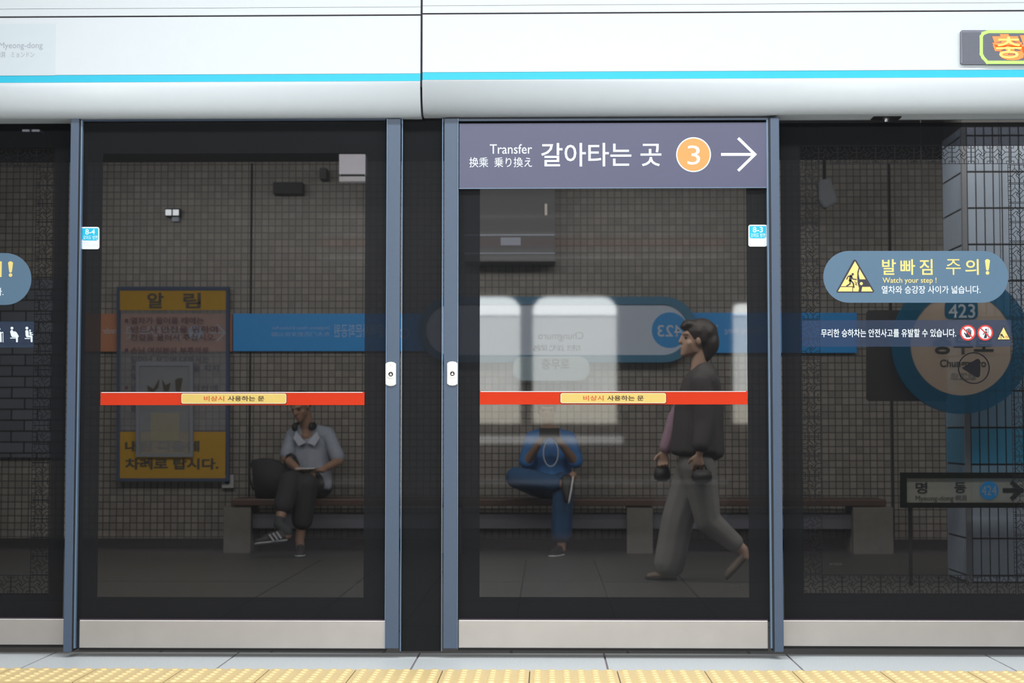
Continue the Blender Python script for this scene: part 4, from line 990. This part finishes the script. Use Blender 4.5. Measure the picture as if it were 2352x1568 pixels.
for a, b, c_ in ((shL, elL, wrL), (shR, elR, wrR)):
    limb(bm, (nk + Vector((0, 0.02, -0.05)), 0.06), (a, 0.05)); limb(bm, (a, 0.05), (b, 0.040), (c_, 0.026))
hand_into(bm, wrL, (0.25, -0.25, 0.9), (-0.6, -0.7, 0), 1, 0.75); hand_into(bm, wrR, (-0.25, -0.25, 0.9), (0.6, -0.7, 0), -1, 0.75)
limb(bm, (hipc, 0.085), (knc, 0.058), (anc, 0.036), (heelc, 0.034)); limb(bm, (hips, 0.085), (kns, 0.058), (ans_, 0.036), (heels + Vector((0, -0.03, 0.05)), 0.034))
fused('body', bm, M_skin, t, 0.006); eyes(t, T, R)
bm = new(); add_hull(bm, ico(T(0, -0.020, 0.036), (0.086, 0.098, 0.084), R)); add_hull(bm, ico(T(0, -0.05, -0.03), (0.084, 0.06, 0.07), R)); add_hull(bm, ico(T(0, 0.045, 0.075), (0.06, 0.038, 0.03), R)); fused('hair', bm, M_hair, t, 0.008, 4)
M_bsh = mat('blue_shirt', (0.035, 0.16, 0.42), 0.8, var=0.2, scale=10); M_jean = mat('blue_jeans', (0.02, 0.075, 0.18), 0.85, var=0.25, scale=14)
bm = new()
add_hull(bm, ico(che + Vector((0, 0, 0.05)), (0.155, 0.115, 0.11)) + ico(pel + Vector((0, -0.02, 0.02)), (0.185, 0.135, 0.09)))
add_hull(bm, ico(shL, 0.058) + ico(shR, 0.058) + ico(nk + Vector((0, 0.03, -0.025)), 0.065))
for a, b in ((shL, elL), (shR, elR)): limb(bm, (a, 0.060), (a.lerp(b, 0.92), 0.066))
fused('shirt', bm, M_bsh, t, 0.008, 5)
bm = new(); limb(bm, (hipc, 0.11), (knc, 0.085), (knc.lerp(anc, 0.80), 0.062)); limb(bm, (hips, 0.11), (kns, 0.082), (ans_ + Vector((0, 0, 0.03)), 0.085))
add_hull(bm, ico(hipc, 0.11) + ico(hips, 0.11) + ico(pel - Vector((0, 0, 0.02)), 0.11)); fused('jeans', bm, M_jean, t, 0.008, 5)
bm = new(); shoe_into(bm, heelc, toec, (-1, -0.1, 0), 0.085); s1 = fused('shoe', bm, M_shoe, t, 0.005, 3)
bm = new(); sole_into(bm, heelc + Vector((0.008, 0, 0)), toec + Vector((0.008, 0, 0)), (-1, -0.1, 0)); fused('sole', bm, mat('bright_white_sole', (0.62, 0.62, 0.62), 0.6), s1, 0.005, 2)
bm = new(); shoe_into(bm, heels, toes, (0, 0, 1), 0.085); s2 = fused('shoe', bm, M_shoe, t, 0.005, 3)
bm = new(); sole_into(bm, heels, toes); fused('sole', bm, mat('bright_white_sole', (0.62,) * 3), s2, 0.005, 2)
t2 = thing('mobile_phone', J(1262, 1000, 6.84), 'black phone held sideways by the person in blue', 'phone')
bm = new(); c = J(1262, 993, 6.82); box(bm, c.x - 0.078, c.x + 0.078, 6.815, 6.823, c.z - 0.036, c.z + 0.036, 0, 0.004); p = obj('case', bm, M_dark, t2)
bm = new(); cyl_y(bm, c.x + 0.055, c.z + 0.018, 0.008, 6.811, 6.8148); obj('camera_lens', bm, M_rubber, t2)
t2 = thing('white_cord', J(1265, 1073, 6.90), 'thin white cord looping below the phone of the person in blue', 'cord')
bm = new(); tube(bm, [J(1265 + 17 * math.cos(a), 1040 + 31 * math.sin(a), 6.88) for a in [math.radians(-75 + 330 * k / 28) for k in range(29)]], 0.0045, 8); obj('loop', bm, mat('pale_cord', (0.45, 0.48, 0.55), 0.5), t2, True)

# ---- walking person ------------------------------------------------
WYP = 4.7
P3 = lambda x, y, dy=0.0: at(x, y, WYP + dy)
t = thing('person', (P3(1600, 1331).x, WYP, FZ), 'person in a dark loose jacket walking left before the tiled wall', 'person')
hc = P3(1598, 780); R = frame((-1, -0.10, 0.10)); s = 1.10
nk = P3(1604, 846); che = P3(1603, 912); pel = P3(1600, 1058)
shN, shF = P3(1612, 880, -0.16), P3(1602, 880, 0.16)
elN, wrN = P3(1618, 970, -0.22), P3(1607, 1040, -0.24); elF, wrF = P3(1552, 966, 0.22), P3(1528, 1034, 0.20)
hipN, knN, anN = P3(1604, 1075, -0.08), P3(1626, 1195, -0.08), P3(1706, 1262, -0.07)
hipF, knF, anF = P3(1594, 1075, 0.08), P3(1556, 1195, 0.08), P3(1530, 1300, 0.08)
heelF, toeF = Vector((P3(1556, 1325).x, WYP + 0.07, FZ + 0.006)), Vector((P3(1484, 1325).x, WYP + 0.07, FZ + 0.006))
toeN = Vector((P3(1668, 1328).x, WYP - 0.07, FZ + 0.012)); heelN = P3(1718, 1278, -0.07)
bm = new(); T = head_into(bm, hc, R, s)
limb(bm, (hc + R @ Vector((0, -0.035, -0.05)), 0.05), (nk, 0.052), (nk + Vector((0.01, 0, -0.05)), 0.065))
add_hull(bm, ico(che, (0.10, 0.15, 0.14)) + ico(pel, (0.11, 0.15, 0.10)))
for a, b, c_ in ((shN, elN, wrN), (shF, elF, wrF)):
    limb(bm, (nk + Vector((0.01, 0, -0.05)), 0.06), (a, 0.05)); limb(bm, (a, 0.048), (b, 0.036), (c_, 0.024))
hand_into(bm, wrN, (-0.1, 0.0, -1), (0.1, -1, 0), 1, 0.8); hand_into(bm, wrF, (-0.15, 0, -1), (0.1, 1, 0), -1, 0.8)
limb(bm, (hipN, 0.085), (knN, 0.056), (anN, 0.036), (heelN.lerp(toeN, 0.15) + Vector((0, 0, 0.02)), 0.03)); limb(bm, (hipF, 0.085), (knF, 0.056), (anF, 0.036), (heelF + Vector((-0.03, 0, 0.045)), 0.032))
fused('body', bm, M_skin2, t, 0.006); eyes(t, T, R, s)
bm = new()
add_hull(bm, ico(T(0, -0.030, 0.045), (0.100, 0.112, 0.098), R)); add_hull(bm, ico(T(0, -0.078, -0.012), (0.088, 0.072, 0.095), R) + ico(T(0, -0.07, -0.09), (0.055, 0.035, 0.04), R))
add_hull(bm, ico(T(0, 0.045, 0.084), (0.070, 0.052, 0.036), R)); add_hull(bm, ico(T(0.0, 0.08, 0.070), (0.05, 0.022, 0.022), R))
for sx in (-1, 1): add_hull(bm, ico(T(sx * 0.070, -0.03, 0.02), (0.02, 0.035, 0.05), R))
fused('hair', bm, M_hair2, t, 0.008, 4)
M_jack = mat('charcoal_jacket', (0.060, 0.056, 0.058), 0.85, var=0.15, scale=9)
bm = new()
add_hull(bm, ico(P3(1618, 844), (0.066, 0.085, 0.040)) + ico(P3(1630, 880), (0.072, 0.15, 0.06)) + ico(P3(1592, 872), (0.07, 0.09, 0.03)) + ico(shN + Vector((0.02, 0.02, 0.015)), 0.085) + ico(shF + Vector((0.0, -0.02, 0.01)), 0.085) + ico(P3(1602, 935), (0.155, 0.19, 0.06)))
add_hull(bm, ico(P3(1606, 930), (0.162, 0.19, 0.07)) + ico(P3(1600, 1036), (0.175, 0.21, 0.045)))
add_hull(bm, ico(P3(1614, 950), (0.135, 0.15, 0.07)) + ico(P3(1634, 1040), (0.085, 0.16, 0.05)))
limb(bm, (shN, 0.078), (elN + Vector((0, 0.03, 0)), 0.072), (elN.lerp(wrN, 0.72), 0.058)); fused('jacket', bm, M_jack, t, 0.009, 6)
bm = new(); limb(bm, (shF, 0.07), (elF, 0.062), (elF.lerp(wrF, 0.9), 0.048)); fused('sleeve', bm, mat('dusty_pink_sleeve', (0.33, 0.21, 0.28), 0.8), t, 0.008, 5, label='dusty pink sleeve')
M_sk = mat('light_grey_trousers', (0.185, 0.18, 0.175), 0.85, var=0.12, scale=8)
bm = new(); limb(bm, (hipN, 0.12), (knN, 0.085), (anN.lerp(knN, 0.25), 0.062)); limb(bm, (hipF, 0.12), (knF, 0.11), (anF + Vector((0.02, 0, 0.02)), 0.105)); add_hull(bm, ico(hipN, 0.12) + ico(hipF, 0.12) + ico(pel, 0.12)); fused('trousers', bm, M_sk, t, 0.009, 6)
M_lsh = mat('dusty_brown_shoe', (0.16, 0.12, 0.095), 0.6)
bm = new(); shoe_into(bm, heelF, toeF, (0, 0, 1), 0.055, 0.038); s1 = fused('shoe', bm, M_lsh, t, 0.005, 3)
bm = new(); sole_into(bm, heelF, toeF, (0, 0, 1), 0.04); fused('sole', bm, M_dark, s1, 0.005, 2)
bm = new(); shoe_into(bm, heelN, toeN, (0.4, 0, 0.9), 0.055, 0.038); s2 = fused('shoe', bm, M_lsh, t, 0.005, 3)
bm = new(); sole_into(bm, heelN, toeN, (0.4, 0, 0.9), 0.04); fused('sole', bm, M_dark, s2, 0.005, 2)
def handbag(x0, y0, x1, y1, dy, hx, hy, lb):
    c = P3((x0 + x1) / 2, y1, dy); t2 = thing('handbag', c, lb, 'bag', None)
    bm = new(); Yq = WYP + dy
    prism(bm, [(at(x, y, Yq).x, at(x, y, Yq).z) for x, y in ((x0 + 5, y0), (x1 - 5, y0), (x1, y1 - 6), (x1 - 5, y1), (x0 + 5, y1), (x0, y1 - 6))], Yq - 0.05, Yq + 0.05)
    bmesh.ops.bevel(bm, geom=bm.edges[:], offset=0.012, segments=3, affect='EDGES'); obj('bag_body', bm, mat('black_leather', (0.016, 0.015, 0.017), 0.5), t2, True)
    m_ = (x0 + x1) / 2; bm = new(); tube(bm, [at(x, y, Yq) for x, y in ((m_ - 11, y0 + 3), (m_ - 8, y0 - 8), (hx, hy), (m_ + 8, y0 - 8), (m_ + 11, y0 + 3))], 0.006, 8); obj('handle', bm, M_dark, t2, True)
handbag(1588, 1078, 1636, 1108, -0.24, 1606, 1060, 'black handbag hanging from the near hand of the walking person')
handbag(1501, 1070, 1540, 1104, 0.20, 1524, 1054, 'black handbag held in front by the walking person in pink sleeve')

# ================================================================== train placed unseen behind the camera so the clear glass mirrors its windows
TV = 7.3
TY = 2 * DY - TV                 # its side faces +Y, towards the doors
def tb(bm, x0, y0, x1, y1, d0, d1, mi=0, bev=0.0):
    """box on the train's side covering the mirrored photo rectangle; d0 out of, d1 into the car"""
    ym = (y0 + y1) / 2; xm = (x0 + x1) / 2
    box(bm, at(x0, ym, TV).x, at(x1, ym, TV).x, TY - d1, TY + d0, at(xm, y1, TV).z, at(xm, y0, TV).z, mi, bev)
def tpoly(bm, pts, d0, d1, mi=0):
    prism(bm, [(at(x, y, TV).x, at(x, y, TV).z) for x, y in pts], TY - d1, TY + d0, mi)
M_trb = mat('dull_steel_train_side', (0.10, 0.10, 0.105), 0.5, 0.2, var=0.05); M_tri = mat('bright_steel_ribs', (0.80, 0.80, 0.80), 0.5)
M_trred = mat('rust_red_train_stripe', (0.28, 0.06, 0.04), 0.5)
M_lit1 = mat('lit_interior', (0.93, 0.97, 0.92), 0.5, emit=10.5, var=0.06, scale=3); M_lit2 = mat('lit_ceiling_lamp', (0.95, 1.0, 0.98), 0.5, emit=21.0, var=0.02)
M_lit3 = mat('lit_lower_interior', (0.95, 0.88, 0.75), 0.5, emit=8.0, var=0.1, scale=3)
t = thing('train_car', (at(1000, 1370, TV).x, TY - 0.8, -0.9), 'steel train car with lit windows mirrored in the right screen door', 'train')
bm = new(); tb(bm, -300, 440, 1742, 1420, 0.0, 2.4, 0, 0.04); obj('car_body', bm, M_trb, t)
bm = new()
for a, b in ((496, 500), (536, 540), (574, 577), (588, 596)): tb(bm, 735, a, 1668, b, 0.02, -0.001)
obj('upper_ribs', bm, M_tri, t)
bm = new(); tb(bm, 735, 548, 1668, 566, 0.006, -0.001); obj('stripe', bm, M_trred, t)
bm = new(); tb(bm, 900, 1001, 1430, 1018, 0.02, -0.001); obj('glowing_belt_rail', bm, mat('belt_rail_glow', (0.9, 0.9, 0.88), 0.5, emit=4.5, var=0.05, scale=2), t)  # belt rail, not a lamp; its bright stripe is put in as glow
bm = new(); tb(bm, 735, 1101, 1672, 1112, 0.02, -0.001); tb(bm, 735, 1282, 1672, 1290, 0.02, -0.001); obj('lower_rib', bm, M_tri, t)
bm = new(); tb(bm, 1500, 1118, 1672, 1300, 0.012, -0.001, 0, 0.004); obj('door_leaf', bm, mat('pale_steel_door', (0.34, 0.34, 0.35), 0.5, 0.2), t)
def win(x0, x1, y0=682, y1=972, r=34):
    bm = new(); tpoly(bm, rrect(x0 - 4, y0 - 4, x1 + 4, y1 + 4, r), 0.004, -0.001); f = obj('window', bm, mat('window_rubber', (0.02,) * 3), t)
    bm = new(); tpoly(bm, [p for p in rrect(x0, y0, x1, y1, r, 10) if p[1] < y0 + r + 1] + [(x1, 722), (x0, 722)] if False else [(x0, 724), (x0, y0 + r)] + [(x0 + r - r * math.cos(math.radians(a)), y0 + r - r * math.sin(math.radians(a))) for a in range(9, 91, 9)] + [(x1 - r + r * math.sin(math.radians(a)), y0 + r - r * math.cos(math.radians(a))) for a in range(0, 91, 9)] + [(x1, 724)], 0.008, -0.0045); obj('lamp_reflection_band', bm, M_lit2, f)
    bm = new(); tb(bm, x0, 728, x1, 905, 0.007, -0.0045); obj('pane', bm, M_lit1, f)
    bm = new(); tb(bm, x0, 905.5, x1, y1, 0.007, -0.0045); obj('lower_pane', bm, M_lit3, f)
win(930, 1195); win(1224, 1416); win(1684, 1735, 698, 972, 12)
